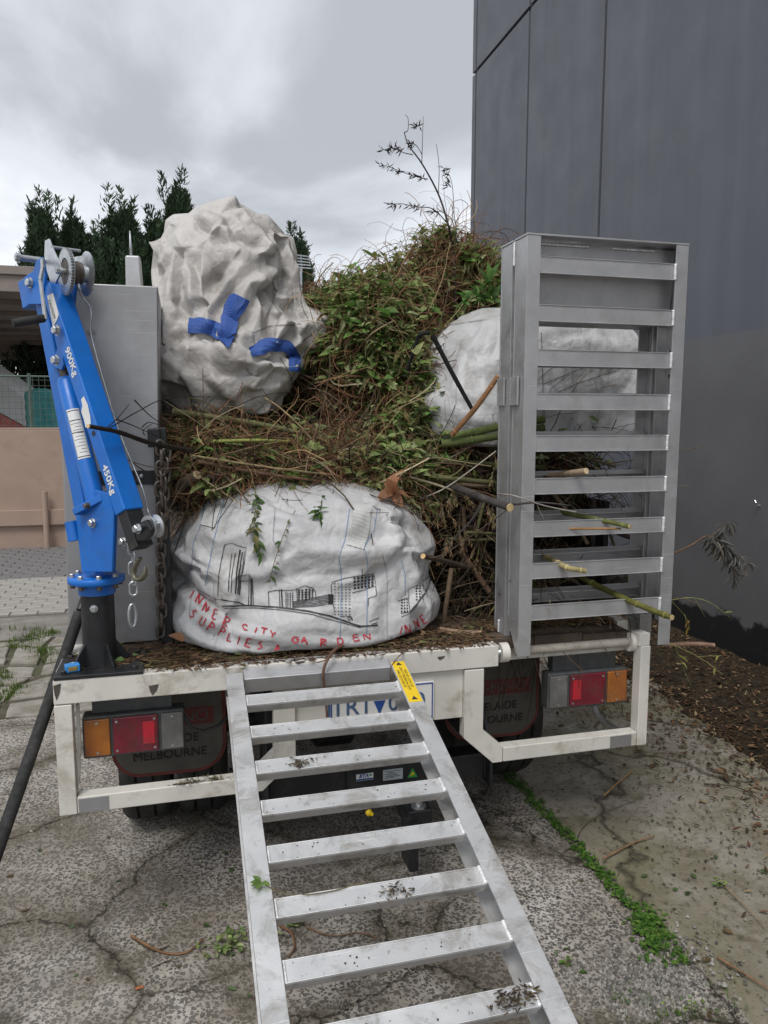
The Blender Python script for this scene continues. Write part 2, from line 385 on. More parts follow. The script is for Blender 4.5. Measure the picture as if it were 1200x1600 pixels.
for k in range(2600):
    if k < 1500: p = on(random.gauss(1010, 55), random.gauss(1530, 32), 2, 0)
    else: p = V(rnd(-3.2, 2.0), rnd(-1.2, 4.2), 0)
    r = rnd(.002, .009)*(1.5 if random.random() < .05 else 1)
    g_ = rnd(.08, .34); s.cur = (g_, g_*.94, g_*.86)
    zz_ = .026 if p.x > .9 else .003
    s.add([p+V(rnd(-1, 1)*.3*r, 0, r*.8+zz_)]+[p+V(math.cos(q*1.26+k)*r*rnd(.7, 1.2), math.sin(q*1.26+k)*r*rnd(.7, 1.2), zz_-.002) for q in range(5)], [(0, q+1, (q+1) % 5+1) for q in range(5)])
tag(s.build('grit', MAT['wood']), 'loose grit and crumbled stones scattered on the yard', 'gravel', kind='stuff')

s = MB(); random.seed(13)
for k in range(3800):
    x = .95+abs(random.gauss(0, 1)) if k % 2 else 2.2-abs(random.gauss(0, .6)); y = rnd(-.9, 3.2)
    if x > 2.2 or x < .93: continue
    p = V(x, y, .027); a = rnd(0, 6.3); L = rnd(.003, .02); s.cur = random.choice(((.05, .038, .025), (.08, .06, .035), (.035, .028, .02), (.12, .12, .05), (.14, .10, .055)))
    if k % 9 == 0: d = V(math.cos(a), math.sin(a), 0); s.tube([p, p+d*L*2+V(0, 0, .002), p+V(math.cos(a+.5), math.sin(a+.5), 0)*L*4], .0008, 3, False)
    else: s.leaf(p, V(math.cos(a), math.sin(a), .05), V(0, 0, 1), L, L*rnd(.2, .7), 0, .2)
tag(s.build('slab_litter', MAT['wood']), 'dark plant crumbs and fine stalks scattered over the mossy slab', 'litter', kind='stuff')
# ---- broken paving stones, gravel strip and brick paving on the left
bp = MB(); bp.add([(-4.2, 2.25, .004), (-1.12, 2.25, .004), (-1.12, 4.0, .004), (-4.2, 4.0, .004)], [(0, 1, 2, 3)])
bp = tag(bp.build('broken_paving', simple('dark_soil_joint', (.075, .065, .045), .95, 0, .4, 12, .6, 40, (.07, .085, .03), .6, 4)), kind='structure')
MAT['stone'] = simple('paving_stone', (.27, .25, .22), .85, 0, .3, 7, .8, 45, (.13, .12, .07), .6, 6)
random.seed(21); gx, gy = 11, 7; nodes = {}
for i in range(gx+1):
    for j in range(gy+1):
        nodes[i, j] = V(-4.0+2.85*i/gx+rnd(-.09, .09), 2.28+1.65*j/gy+rnd(-.08, .08), 0)
for i in range(gx):
    for j in range(gy):
        q = [nodes[i, j], nodes[i+1, j], nodes[i+1, j+1], nodes[i, j+1]]; c = sum(q, V(0, 0, 0))/4; k = rnd(.72, .93)
        ring = []
        for a in range(4):
            p, p2 = q[a], q[(a+1) % 4]
            ring += [c+(p-c)*k*rnd(.93, 1.03), c+((p+p2)/2-c)*k*rnd(.95, 1.08)]
        if random.random() < .12: continue
        h = rnd(.012, .03); m = MB()
        m.add([p+V(0, 0, -.01) for p in ring]+[p+V(0, 0, h*.7) for p in ring]+[c+(p-c)*.93+V(0, 0, h) for p in ring],
              [(a, (a+1) % 8, 8+(a+1) % 8, 8+a) for a in range(8)]+[(8+a, 8+(a+1) % 8, 16+(a+1) % 8, 16+a) for a in range(8)]+[tuple(range(16, 24))])
        m.build('stone', MAT['stone'], bp)
gs = MB(); gs.add([(-9, 3.95, .008), (-1.0, 3.95, .008), (-1.0, 4.75, .008), (-9, 4.75, .008)], [(0, 1, 2, 3)])
tag(gs.build('gravel_strip', simple('old_asphalt', (.20, .185, .165), .92, 0, .3, 5, .8, 160, (.11, .10, .085), .5, 60)), kind='structure')
pv = MB(); pv.add([(-14, 4.7, .010), (-.6, 4.7, .010), (-.6, 8.5, .010), (-14, 8.5, .010)], [(0, 1, 2, 3)])
t = NT('paving_sand'); bk = t.n('ShaderNodeTexBrick', {'Vector': t.tc.outputs['Object'], 'Color1': (.17, .165, .16, 1), 'Color2': (.22, .21, .2, 1), 'Mortar': (.07, .065, .055, 1), 'Scale': 1, 'Mortar Size': .008, 'Brick Width': .23, 'Row Height': .115}).outputs[0]
pv = tag(pv.build('paving', t.out(bk, .9)), kind='structure')
MAT['paver_dark'] = simple('paver_dark', (.15, .145, .145), .85, 0, .25, 6, .3, 60)
MAT['paver_pale'] = simple('paver_pale', (.30, .285, .26), .85, 0, .25, 6, .3, 60, (.14, .125, .10), .4, 5)
protos = []
for mt in (MAT['paver_dark'], MAT['paver_pale']):
    m = MB(); a, b = .111, .0545; m.add([(-a, -b, -.02), (a, -b, -.02), (a, b, -.02), (-a, b, -.02), (-a, -b, .012), (a, -b, .012), (a, b, .012), (-a, b, .012), (-a+.006, -b+.006, .016), (a-.006, -b+.006, .016), (a-.006, b-.006, .016), (-a+.006, b-.006, .016)],
      [(0,1,5,4),(1,2,6,5),(2,3,7,6),(3,0,4,7),(4,5,9,8),(5,6,10,9),(6,7,11,10),(7,4,8,11),(8,9,10,11)])
    protos.append(m)
first = [None, None]; random.seed(4); cnt = 0
for j in range(32):
    y = 4.78+j*.1165
    x0, x1 = on(-25, 850, 1, y).x, on(118, 850, 1, y).x
    i = math.floor(x0/.229)
    while i*.229 < x1 and cnt < 300:
        x = i*.229+(.1145 if j % 2 else 0); k = 1 if y < 6.4 else 0
        if first[k] is None: first[k] = protos[k].build('brick', (MAT['paver_dark'], MAT['paver_pale'])[k], pv); o = first[k]
        else: o = first[k].copy(); COL.objects.link(o)
        o.location = (x+rnd(-.003, .003), y, .012+rnd(-.003, .004)); o.rotation_euler = (rnd(-.015, .015), rnd(-.015, .015), rnd(-.02, .02)); cnt += 1; i += 1

# ---- dark grey building on the right: panels with recessed joints
bd = thing('building', (3.08, 3, 0), 'tall dark grey panelled building wall beside the truck', 'building')
t = NT('grey_render'); P = t.tc.outputs['Object']
stk = t.noise(2.2, 5, .6, t.n('ShaderNodeMapping', {'Vector': P, 'Scale': (1, 2.4, .12)}).outputs[0])
base = t.ramp(stk, (.3, (.092, .099, .122)), (.7, (.120, .127, .152)))
base = t.mix(t.ramp(t.noise(.9, 6, .6), (.35, 0), (.7, .5)), base, (.10, .104, .118))
sp = t.n('ShaderNodeSeparateXYZ', {0: P}).outputs
edge = t.math('ADD', sp[2], t.math('MULTIPLY', t.noise(3, 3), .05))
patch = t.math('MULTIPLY', t.ramp(t.math('SUBTRACT', 2.36, edge), (.0, 0), (.012, 1)), t.ramp(sp[1], (.02, 1), (.03, 0)))
base = t.mix(patch, base, t.ramp(t.noise(1.4, 6, .6), (.3, (.105, .105, .112)), (.7, (.138, .138, .145))))
tar = t.math('ADD', t.math('SUBTRACT', .40, sp[2]), t.math('MULTIPLY', t.math('SUBTRACT', t.noise(2.2, 6, .65), .5), .55))
tarm = t.ramp(tar, (.0, 0), (.03, 1)); base = t.mix(tarm, base, (.012, .012, .013))
base = t.mix(t.ramp(t.noise(5, 8, .72, dist=.5), (.56, 0), (.72, .25)), base, (.15, .155, .17)); base = t.mix(t.ramp(t.noise(26, 5, .7), (.70, 0), (.76, .3)), base, (.19, .19, .20))
drip = t.ramp(t.noise(7, 5, .7, t.n('ShaderNodeMapping', {'Vector': P, 'Scale': (1, 3, .35)}).outputs[0]), (.62, 0), (.75, .35))
base = t.mix(t.math('MULTIPLY', drip, t.ramp(sp[2], (.0, 1), (1.6, 0))), base, (.03, .03, .03))
MAT['wall_grey'] = t.out(base, t.ramp(t.noise(3, 4), (.3, .5), (.7, .68)), 0, t.bump(t.noise(120, 3), .15, .003, t.bump(t.noise(3, 4), .15, .01)), .4)
m = MB(); m.box(3.14, 7.6, -5.9, 7.0, -.2, 10); m.build('core_wall', simple('joint_black', (.012, .014, .02), .8), bd)
for (y0, y1) in ((6.94, 7.04), (5.425, 6.90), (3.89, 5.385), (-6, 3.85)):
    for (z0, z1) in ((-.2, 6.0), (6.04, 10)):
        m = MB(); m.box(3.0, 3.139, y0, y1, z0, z1); m.build('wall_panel', MAT['wall_grey'], bd, bevel=.004)
m = MB()
pb = on(1187, 790, 0, 3.0); m.lathe(pb+V(.005, 0, 0), V(-1, 0, 0), [(.012, 0), (.012, .004), (.005, .006), (.004, .03)], 10); m.tube([pb+V(-.02, 0, 0), pb+V(-.03, 0, .02), pb+V(-.03, .012, .035)], .004, 6)
m.build('anchor_bolt', MAT['galv'], bd, smooth=True, angle=40)

# ---- tan rendered wall with painted rail, wire fence on top
MAT['tan'] = simple('tan_render', (.36, .262, .208), .85, 0, .08, 2, .15, 40, (.27, .195, .155), .3, 2)
WZ = on(50, 672, 1, 8.5).z
tw = thing('garden_wall', (-4, 8.55, 0), 'low tan rendered wall with a painted rail and pipe', 'wall')
m = MB(); m.box(-14, 0.2, 8.5, 8.68, -.1, WZ); m.build('wall_body', MAT['tan'], tw, bevel=.01)
m = MB(); m.box(-14, .2, 8.505, 8.7, WZ, WZ+.03); m.build('coping', MAT['tan'], tw, bevel=.006)
z0, z1 = on(50, 821, 1, 8.45).z, on(50, 797, 1, 8.45).z
m = MB(); m.box(-14, -.4, 8.44, 8.497, z0, z1); m.build('rail', MAT['tan'], tw, bevel=.006)
xp = on(71, 800, 1, 8.4).x
for k, dx in enumerate((0, -2.3, -4.6)):
    m = MB(); m.cyl(V(xp+dx, 8.40, .0), V(xp+dx, 8.40, on(71, 768, 1, 8.4).z), .038, 14); m.build('pipe', MAT['tan'], tw, smooth=True, angle=40)
fz = on(50, 588, 1, 8.6).z
wf = thing('wire_fence', (-4, 8.6, WZ+.03), 'green wire mesh fence standing on the tan wall', 'fence')
MAT['wire'] = simple('fence_wire', (.10, .14, .12), .5, .3)
m = MB(); x = -9.0
while x < -.6: m.tube([V(x, 8.6, WZ+.03), V(x, 8.6, fz)], .0032, 4, False); x += .075
z = WZ+.06
while z < fz: m.tube([V(-9, 8.605, z), V(-.6, 8.605, z)], .0032, 4, False); z += .075
tag(m.build('wire_mesh', MAT['wire'], wf), kind='stuff')
for x in (-8.6, -6.2, -3.9, on(47, 630, 1, 8.6).x, -1.0):
    m = MB(); m.cyl(V(x, 8.62, WZ+.03), V(x, 8.62, fz+.04), .022, 8); m.build('post', MAT['wire'], wf, smooth=True, angle=40)
m = MB(); m.cyl(V(-9, 8.61, fz), V(-.6, 8.61, fz), .012, 6); m.build('top_rail', MAT['wire'], wf)

# ---- carport roof, house, tank and shrubs behind the wall
MAT['beige'] = simple('beige_sheeting', (.25, .212, .188), .7, 0, .08, 2, .1, 30, (.18, .15, .125), .3, 2)
cx = on(62, 450, 1, 9.4).x
cp = thing('carport', (cx-4, 13.5, 0), 'beige carport roof beyond the tan wall', 'carport')
zt, zb = on(20, 418, 1, 9.4).z, on(20, 456, 1, 9.4).z
m = MB(); m.box(cx-9, cx, 9.4, 9.46, zb, zt); m.build('fascia', MAT['beige'], cp, bevel=.01)
m = MB(); m.box(cx-9, cx-.01, 9.36, 9.40, zt-.10, zt+.02); m.build('gutter', MAT['beige'], cp, bevel=.01)
m = MB(); m.box(cx-9, cx-.02, 9.47, 18.4, zb+.10, zb+.16); m.build('roof_sheet', MAT['beige'], cp)
for k in range(1, 7):
    y = 9.5+k*1.4; m = MB(); m.box(cx-9, cx-.04, y, y+.07, zb+.02, zb+.097); m.build('beam', MAT['beige'], cp)
m = MB(); m.box(cx-9, cx-.02, 18.42, 18.55, zb-.32, zb+.16); m.build('beam', MAT['beige'], cp, bevel=.01)
for x in (cx-8.8, cx-4.4):
    for y in (9.7, 18.2): m = MB(); m.box(x, x+.12, y, y+.12, 0, zb); m.build('post', MAT['beige'], cp)
hs = thing('outbuilding', (-4.6, 13, 0), 'pink shed with a pale sloping roof behind the wire fence', 'building')
MAT['pink'] = simple('pink_brick', (.42, .13, .11), .8, 0, .15, 9)
MAT['palesheet'] = simple('pale_roof_sheet', (.50, .50, .50), .6, 0, .08, 3)
a, b = on(-40, 540, 1, 12), on(78, 648, 1, 12); c = on(44, 640, 1, 11.98)
m = MB(); m.prism([V(a.x-2, 12, a.z+1.2), V(b.x, 12, b.z), V(b.x, 12, b.z-.45), V(a.x-2, 12, a.z+.3)], V(0, 3, 0)); m.build('roof', MAT['palesheet'], hs)
m = MB(); m.prism([V(a.x-2, 12.05, 0), V(c.x, 12.05, 0), V(c.x, 12.05, b.z-.25), V(a.x-2, 12.05, a.z+.2)], V(0, 2.8, 0)); m.build('wall', MAT['pink'], hs)
tk = thing('water_tank', (on(62, 660, 1, 11).x, 11.3, 0), 'teal ribbed water tank behind the wire fence', 'tank')
tz = on(62, 612, 1, 11).z; m = MB(); prof = []
for k in range(13): prof += [(.25, k*tz/13), (.265, (k+.5)*tz/13)]
m.lathe(V(on(62, 660, 1, 11).x, 11.3, 0), V(0, 0, 1), prof+[(.25, tz), (.1, tz+.06)], 28); m.build('tank_body', simple('teal_plastic', (.03, .20, .20), .6), tk, smooth=True, angle=50)
def shrub(P0, rx, rz, n, cols, label):
    sh = thing('shrub', P0, label, 'shrub', 'shrubs behind the wall')
    m = MB()
    for k in range(4):
        a = rnd(0, 6.3); m.cur = (.09, .06, .04); m.tube([P0, P0+V(math.cos(a)*rx*.3, math.sin(a)*rx*.3, rz), P0+V(math.cos(a)*rx*.6, math.sin(a)*rx*.6, rz*1.6)], [.03, .02, .008], 5)
    m.build('stem', MAT['wood'], sh); m = MB()
    for k in range(n):
        while True:
            q = V(rnd(-1, 1), rnd(-1, 1), rnd(-1, 1))
            if .2 < q.length < 1: break
        q *= .75+.5*noise.noise(q*2+P0); c = P0+V(q.x*rx, q.y*rx, rz+q.z*rz); m.cur = random.choice(cols)
        m.leaf(c, V(rnd(-1, 1), rnd(-1, 1), rnd(-.6, 1)), V(rnd(-1, 1), rnd(-1, 1), 1), rnd(.07, .16), rnd(.03, .06))
    tag(m.build('foliage', MAT['foliage'], sh), kind='stuff')
random.seed(31)
shrub(V(on(8, 600, 1, 22).x, 22, 0), 1.7, 1.6, 5000, ((.025, .05, .02), (.04, .075, .025), (.015, .03, .012)), 'dark green bush below the carport roof')
shrub(V(on(55, 600, 1, 20).x, 20, 0), .9, 1.5, 2600, ((.13, .15, .05), (.09, .12, .04), (.17, .18, .08)), 'pale yellowish green bush below the carport roof')
shrub(V(on(92, 660, 1, 9.3).x, 9.35, 0), .35, .80, 1200, ((.06, .10, .03), (.09, .14, .04)), 'small leafy bush just behind the wire fence')
# ---- cypress trees
def cypress(xpix, top, Y, halfw, label, seed, lean=0):
    random.seed(seed); B = on(xpix, 640, 1, Y); H = on(xpix, top, 1, Y).z; base = V(B.x, Y, 0)
    tr = thing('cypress_tree', base, label, 'tree', 'cypress trees beyond the yard')
    m = MB(); m.cur = (.07, .05, .035); m.tube([base, base+V(0, 0, H*.45), base+V(lean*.5, 0, H*.92)], [.16, .10, .02], 8); 
    m.build('trunk', MAT['wood'], tr, smooth=True); m = MB()
    plumes = []
    for k in range(560):
        h = rnd(.12, 1)**.8; a = rnd(0, 2*PI)
        rad = halfw*1.12*min(1, (1-h)*1.6+.06)*(1-.16*abs(noise.noise(V(h*5, a, seed))))*math.sqrt(rnd(.05, 1.05))
        plumes.append((base+V(math.cos(a)*rad+lean*h, math.sin(a)*rad, h*H*.86), a, rnd(.5, 1.0)*(.7+.5*(1-h)), rad))
    plumes += [(base+V(lean+rnd(-.12, .12)*q, rnd(-.1, .1), H*(.80+.03*q)), rnd(0, 6.3), .8, .1) for q in range(5)]
    for c, a, L, rad in plumes:
        sh = rnd(.55, 1.35)
        for q in range(int(105*L)):
            tt = random.random(); w = .27*L*(1-tt)*math.sqrt(random.random())+.01; b = rnd(0, 2*PI)
            p = c+V(math.cos(b)*w+math.cos(a)*L*tt*.22, math.sin(b)*w+math.sin(a)*L*tt*.22, tt*L)
            if p.z > H: continue
            g_ = sh*rnd(.6, 1.3); m.cur = (.052*g_, .088*g_, .046*g_)
            m.blade(p, V(math.cos(b)*.5+rnd(-.4, .4), math.sin(b)*.5, rnd(.4, 1)), V(math.cos(b)+rnd(-.6, .6), math.sin(b), rnd(-.4, .6)), rnd(.09, .20), rnd(.035, .07))
    tag(m.build('crown', MAT['foliage'], tr), kind='stuff')
cypress(95, 300, 19, 1.05, 'cypress tree farthest from the bag, above the carport roof', 1, -.25)
cypress(140, 316, 19.6, 1.15, 'broad cypress tree with a blunt top behind the winch', 2, -.2)
cypress(208, 294, 19, 1.45, 'cypress tree behind the aerial on the cabinet', 3, -.1)
cypress(252, 322, 20.5, .85, 'slim lower cypress tree beside the tallest one', 6)
cypress(288, 264, 19.4, 1.2, 'tallest cypress tree, beside the big crumpled bag', 4)
cypress(466, 350, 20, 1.25, 'cypress tree showing behind the big bag next to the aerial rods', 5)
cypress(172, 345, 22, 1.3, 'cypress tree set back between two taller ones', 7)
ra = thing('roof_aerial', (on(470, 408, 1, 14).x, 14, 0), 'slim rooftop television aerial with horizontal rods in front of a cypress', 'aerial')
P0 = on(470, 418, 1, 14); m = MB(); m.cyl(V(P0.x, 14, 0), P0, .025, 8); m.build('mast', MAT['galv'], ra, smooth=True, angle=40)
for k in range(5):
    m = MB(); a = on(458+2*k, 398+5*k, 1, 14-.02*k); b = on(482+1*k, 401+4.6*k, 1, 14.3); m.cyl(a, b, .014, 6); m.build('rod', MAT['galv'], ra)
m = MB(); m.bar(on(470, 398, 1, 14.15), on(472, 426, 1, 14.15), V(1, 0, 0), .03, .03); m.build('boom', MAT['galv'], ra)

# ================================================================== TRUCK
DZ = .95
W2 = 1.05
tr = thing('tray_truck', (0, 1.8, 0), 'white flatbed truck loaded with garden waste and bulk bags', 'truck')
WH = MAT['truck_white']
MAT['deck'] = simple('weathered_deck', (.075, .055, .04), .9, 0, .35, 14, .5, 60, (.03, .022, .016), .5, 9)
def part(name, mat, fn, parent=tr, **k):
    m = MB(); fn(m); return m.build(name, mat, parent, **k)
# deck boards along the tray
for i in range(10):
    x0 = -W2+.052+i*.1996; part('deck_plank', MAT['deck'], lambda m: m.box(x0, x0+.196, .062, 3.3, DZ-.035, DZ-.004+.004*((i*7) % 3)))
beam = part('tail_beam', WH, lambda m: m.box(-W2, .43, 0, .06, .872, DZ), bevel=.004)
CHIP = (.08, .07, .06)
for (x, y, w, h) in ((241, 1077, .016, .02), (90, 1080, .012, .03), (470, 1035, .02, .006), (690, 1028, .015, .008)):
    mm = MB(); mm.cur = CHIP; c = on(x, y, 1, -.0015); mm.add([c+V(-w, 0, h*.6), c+V(w*.9, 0, h*.8), c+V(w*.5, 0, -h*.2), c+V(-w*.4, 0, -h), c+V(-w*.8, 0, -h*.3)], [(0, 1, 2, 3, 4)]); mm.build('chipped_paint', MAT['wood'], beam)

part('tail_beam', WH, lambda m: m.box(.43, 1.0, .09, .15, .86, .925), bevel=.004)
for s in (-1, 1):
    part('side_rail', WH, lambda m: m.box(min(s*W2, s*(W2-.05)), max(s*W2, s*(W2-.05)), .062 if s < 0 else .155, 3.3, .86, DZ+.01), bevel=.004)
for k in range(6): part('cross_bearer', MAT['black'], lambda m: m.box(-W2+.05, W2-.05, .35+k*.55, .43+k*.55, .82, DZ-.036))
for s in (-1, 1): part('chassis_rail', MAT['black'], lambda m: m.box(s*.36-.035, s*.36+.035, .10, 5.0, .58, .815), bevel=.006)
# bumper frame: outer posts, lower bars, diagonals, inner posts
YB = .05
def skew(m, pts, dy): m.prism([V(p[0], 0, p[1]) for p in pts][::-1], V(0, dy, 0))
zb = .509
part('bumper_post', WH, lambda m: m.box(-W2, -W2+.052, 0, YB, zb, .8695), bevel=.003)
part('bumper_post', WH, lambda m: m.box(W2-.042, W2, 0, YB, zb, .90), bevel=.003)
part('bumper_post', WH, lambda m: m.box(W2-.048, W2-.003, .003, YB+.01, .90, DZ), bevel=.003)
for s in (-1, 1):
    a, b = s*(W2-.0535 if s < 0 else W2-.0435), s*.455
    part('bumper_bar', WH, lambda m: m.box(min(a, b), max(a, b), 0, YB, zb+.001, zb+.056), bevel=.004)
    dg = [(s*.453, zb+.001), (s*.453, zb+.060), (s*.375, .64), (s*.375, .868), (s*.302, .868), (s*.302, .615), (s*.415, zb+.001)]
    part('bumper_bracket', WH, lambda m: skew(m, dg if s > 0 else dg[::-1], YB), bevel=.003)
part('plate_panel', WH, lambda m: m.box(-.3005, .3005, .018, .024, .69, .8695))
for p in ((970, 1157), (147, 1266)):                       # grey tape on the bar
    c = on(*p, 1, -.002); part('reflector_tape', MAT['alu_sheet'], lambda m: m.box(c.x-.045, c.x+.045, -.0022, .001, zb+.004, zb+.05))
c = on(1014, 1122, 0, W2+.002); part('side_marker', MAT['red_print'], lambda m: m.box(W2-.001, W2+.008, .01, .03, c.z-.012, c.z+.012), bevel=.002)
# number plate
MAT['plate_blue'] = simple('faded_plate_blue', (.06, .11, .21), .6, 0, .2, 20)
NZ0, NZ1 = on(660, 1078, 1, .01).z, .69
npl = part('number_plate', MAT['white_print'], lambda m: m.box(-.185, .190, .008, .0165, NZ1+.012, NZ1+.147), bevel=.002)
for (x0, x1, z0, z1) in ((-.180, .185, NZ1+.016, NZ1+.020), (-.180, .185, NZ1+.139, NZ1+.143), (-.180, -.176, NZ1+.02, NZ1+.139), (.181, .185, NZ1+.02, NZ1+.139)):
    mp = MB(); mp.box(x0, x1, .0065, .009, z0, z1); mp.build('plate_border', MAT['blue_print'], npl)
for ch, x in (('1', 514), ('T', 528), ('R', 550), ('1', 572), ('0', 615), ('0', 656)):
    P = on(x, 1105, 1, .007); text(ch, 'plate_digit', .082, MAT['plate_blue'], frame(V(P.x, .0065, NZ1+.080), V(1, 0, 0), V(0, 0, 1)), npl, .001, bold=.0006)
P = on(593, 1105, 1, .007)
mp = MB(); mp.prism([V(P.x-.021, .0062, NZ1+.095), V(P.x, .0062, NZ1+.045), V(P.x+.021, .0062, NZ1+.095)], V(0, .002, 0)); mp.build('plate_emblem', MAT['blue_print'], npl)
# tail lights
MAT['amber'] = NT('amber_lens'); MAT['red'] = NT('red_lens'); MAT['clear'] = NT('clear_lens'); MAT['redr'] = NT('red_reflector')
def lens(k, c1, c2, rough):
    t = MAT[k]; rib = t.n('ShaderNodeTexWave', {'Vector': t.tc.outputs['Object'], 'Scale': 60, 'Distortion': 0}, wave_type='BANDS', bands_direction='X').outputs[1]
    col = t.ramp(t.noise(9, 4), (.35, c1), (.7, c2)); col = t.mix(t.ramp(t.noise(14, 6, .7), (.48, 0), (.72, .6)), col, (.055, .045, .038))
    t.b.inputs['Coat Weight'].default_value = .6; t.b.inputs['Coat Roughness'].default_value = .12
    MAT[k] = t.out(col, rough, 0, t.bump(rib, .25, .002), .5)
lens('amber', (.24, .07, .012), (.38, .13, .014), .25); lens('red', (.10, .005, .016), (.20, .008, .024), .22)
lens('clear', (.09, .09, .088), (.16, .16, .155), .25); lens('redr', (.40, .008, .022), (.52, .012, .03), .3)
def tail_light(x0, x1, order, label):
    z0, z1 = .654, .797
    h = part('tail_light', MAT['grey_plastic'], lambda m: m.box(x0, x1, .075, .135, z0, z1), bevel=.007); h['label'] = label
    part('bracket', MAT['grey_plastic'], lambda m: m.box(x0+.03, x1-.04, .10, .14, z1+.001, .868), h)
    w = (x1-x0); cuts = ((.02, .265, 'amber'), (.295, .735, 'red'), (.765, .985, 'clear'))
    for a, b, k in cuts:
        if order < 0: a, b = 1-b, 1-a
        l = part('lens', MAT[k], lambda m: m.box(x0+a*w, x0+b*w, .066, .078, z0+.010, z1-.009), h, bevel=.004)
        if k == 'red':
            ra_, rb_ = (b-.15, b-.035) if order > 0 else (a+.03, a+.13)
            part('reflector', MAT['redr'], lambda m: m.box(x0+ra_*w, x0+rb_*w, .0635, .067, z0+.037, z1-.030), h, bevel=.001)
        ym = .0655
        for (sx, sz) in (((.08, .1), (.92, .1), (.08, .9), (.92, .9)) if k == 'red' else ((.5, .09), (.5, .91))):
            sc_ = MB(); sc_.lathe(V(x0+(a+(b-a)*sx)*w, ym+.002, z0+.01+(z1-z0-.02)*sz), V(0, -1, 0), [(.0045, 0), (.004, .003), (.0015, .0033)], 10); sc_.build('screw', MAT['galv'], h)
tail_light(-.982, -.662, 1, 'tail light with amber, red and clear lenses, brighter red reflector')
tail_light(.665, 1.004, -1, 'tail light with clear, red and amber lenses above the grey conduit')
def conduit(m):
    pts = [on(928, 1100, 1, .12), on(932, 1115, 1, .14), on(945, 1130, 1, .18), on(975, 1145, 1, .3), on(1000, 1150, 1, .45)]; m.tube(pts, .013, 10)
part('conduit', simple('grey_conduit', (.22, .22, .22), .5), conduit, smooth=True)
def cable(m):
    m.tube([on(288, 1120, 1, .12), on(300, 1138, 1, .14), on(318, 1143, 1, .16), on(340, 1135, 1, .18), on(358, 1118, 1, .2)], .006, 8)
part('light_cable', MAT['grey_plastic'], cable, smooth=True)
def cable2(m):
    m.tube([on(121, 1100, 1, .06), on(124, 1160, 1, .07), on(122, 1220, 1, .07), on(114, 1250, 1, .06)], .006, 8)
part('light_cable', WH, cable2, smooth=True)
# mud flaps with lettering, wheels
MAT['flap'] = simple('flap_rubber', (.085, .08, .07), .7, 0, .2, 10, .2, 60, (.10, .09, .07), .5, 9)
MAT['flap_red'] = simple('flap_red', (.12, .025, .022), .7, 0, .25, 12)
MAT['flap_txt'] = simple('flap_lettering', (.02, .012, .011), .7, 0, .2)
def flap(x0, x1):
    z0, z1, r = .442, .80, .11
    def outline(e, y):
        pts = [V(x0+e, y, z1), V(x0+e, y, z0+r)]
        for k in range(1, 8): a = PI+k*PI/16; pts.append(V(x0+r+math.cos(a)*(r-e), y, z0+r+math.sin(a)*(r-e)))
        for k in range(0, 8): a = 1.5*PI+k*PI/16; pts.append(V(x1-r+math.cos(a)*(r-e), y, z0+r+math.sin(a)*(r-e)))
        return pts+[V(x1-e, y, z0+r), V(x1-e, y, z1)]
    f = part('mud_flap', MAT['flap_red'], lambda m: m.prism(outline(0, .350), V(0, .008, 0)))
    part('flap_face', MAT['flap'], lambda m: m.prism(outline(.014, .347), V(0, .006, 0)), f)
    xc = (x0+x1)/2
    part('name_panel', MAT['flap_red'], lambda m: m.box(x0+.05, x1-.045, .345, .3475, .628, .692), f)
    F = lambda z: frame(V(xc, .3445, z), V(1, 0, 0), V(0, 0, 1))
    text('CMI-HINO', 'lettering', .062, MAT['flap'], F(.660), f, .001)
    text('ADELAIDE', 'lettering', .046, MAT['flap_txt'], F(.578), f, .001)
    text('MELBOURNE', 'lettering', .046, MAT['flap_txt'], F(.522), f, .001)
flap(-.925, -.515); flap(.355, .767)
def tyre(m, xc, yc, w, R=.385):
    m.lathe(V(xc-w/2, yc, R), V(1, 0, 0), [(R*.55, .0), (R*.93, .0), (R*.985, .02), (R, .04), (R, w*.30), (R*.965, w*.31), (R*.965, w*.35), (R, w*.36), (R, w*.64), (R*.965, w*.65), (R*.965, w*.69), (R, w*.70), (R, w-.04), (R*.985, w-.02), (R*.93, w), (R*.55, w)], 48)
for xc in (-.83, -.60, .60, .83):
    for yc in (.98,):
        w_ = part('wheel', MAT['black_rubber'], lambda m: tyre(m, xc, yc, .2), smooth=True, angle=35)
        part('rim', MAT['truck_white'], lambda m: m.lathe(V(xc-.07, yc, .385), V(1, 0, 0), [(.05, .02), (.2, .0), (.205, .14), (.05, .12)], 24), w_, smooth=True, angle=35)
for xc in (-.84, .84):
    w_ = part('wheel', MAT['black_rubber'], lambda m: tyre(m, xc, 4.4, .21), smooth=True, angle=35)
    part('rim', MAT['truck_white'], lambda m: m.lathe(V(xc-.08, 4.4, .385), V(1, 0, 0), [(.05, .02), (.2, .0), (.205, .15), (.05, .13)], 24), w_, smooth=True, angle=35)
part('axle', MAT['black'], lambda m: m.cyl(V(-.75, .98, .385), V(.75, .98, .385), .06), smooth=True, angle=40)
part('axle', MAT['black'], lambda m: m.lathe(V(-.16, .98, .385), V(1, 0, 0), [(.06, 0), (.17, .08), (.17, .24), (.06, .32)], 20), smooth=True, angle=40)
part('exhaust_pipe', MAT['black'], lambda m: m.tube([V(.47, 1.6, .5), V(.47, .7, .47), V(.48, .42, .44)], .04, 12), smooth=True, angle=40)
for s in (-1, 1): part('mudguard', MAT['black'], lambda m: m.box(min(s*.36, s*1.0), max(s*.36, s*1.0), .40, 1.6, .80, .812))
part('rear_crossmember', MAT['black'], lambda m: m.box(-.32, .32, .46, .54, .50, .80), bevel=.01)
part('fuel_tank', MAT['black'], lambda m: m.box(-.33, .33, .60, .90, .40, .78), bevel=.04)
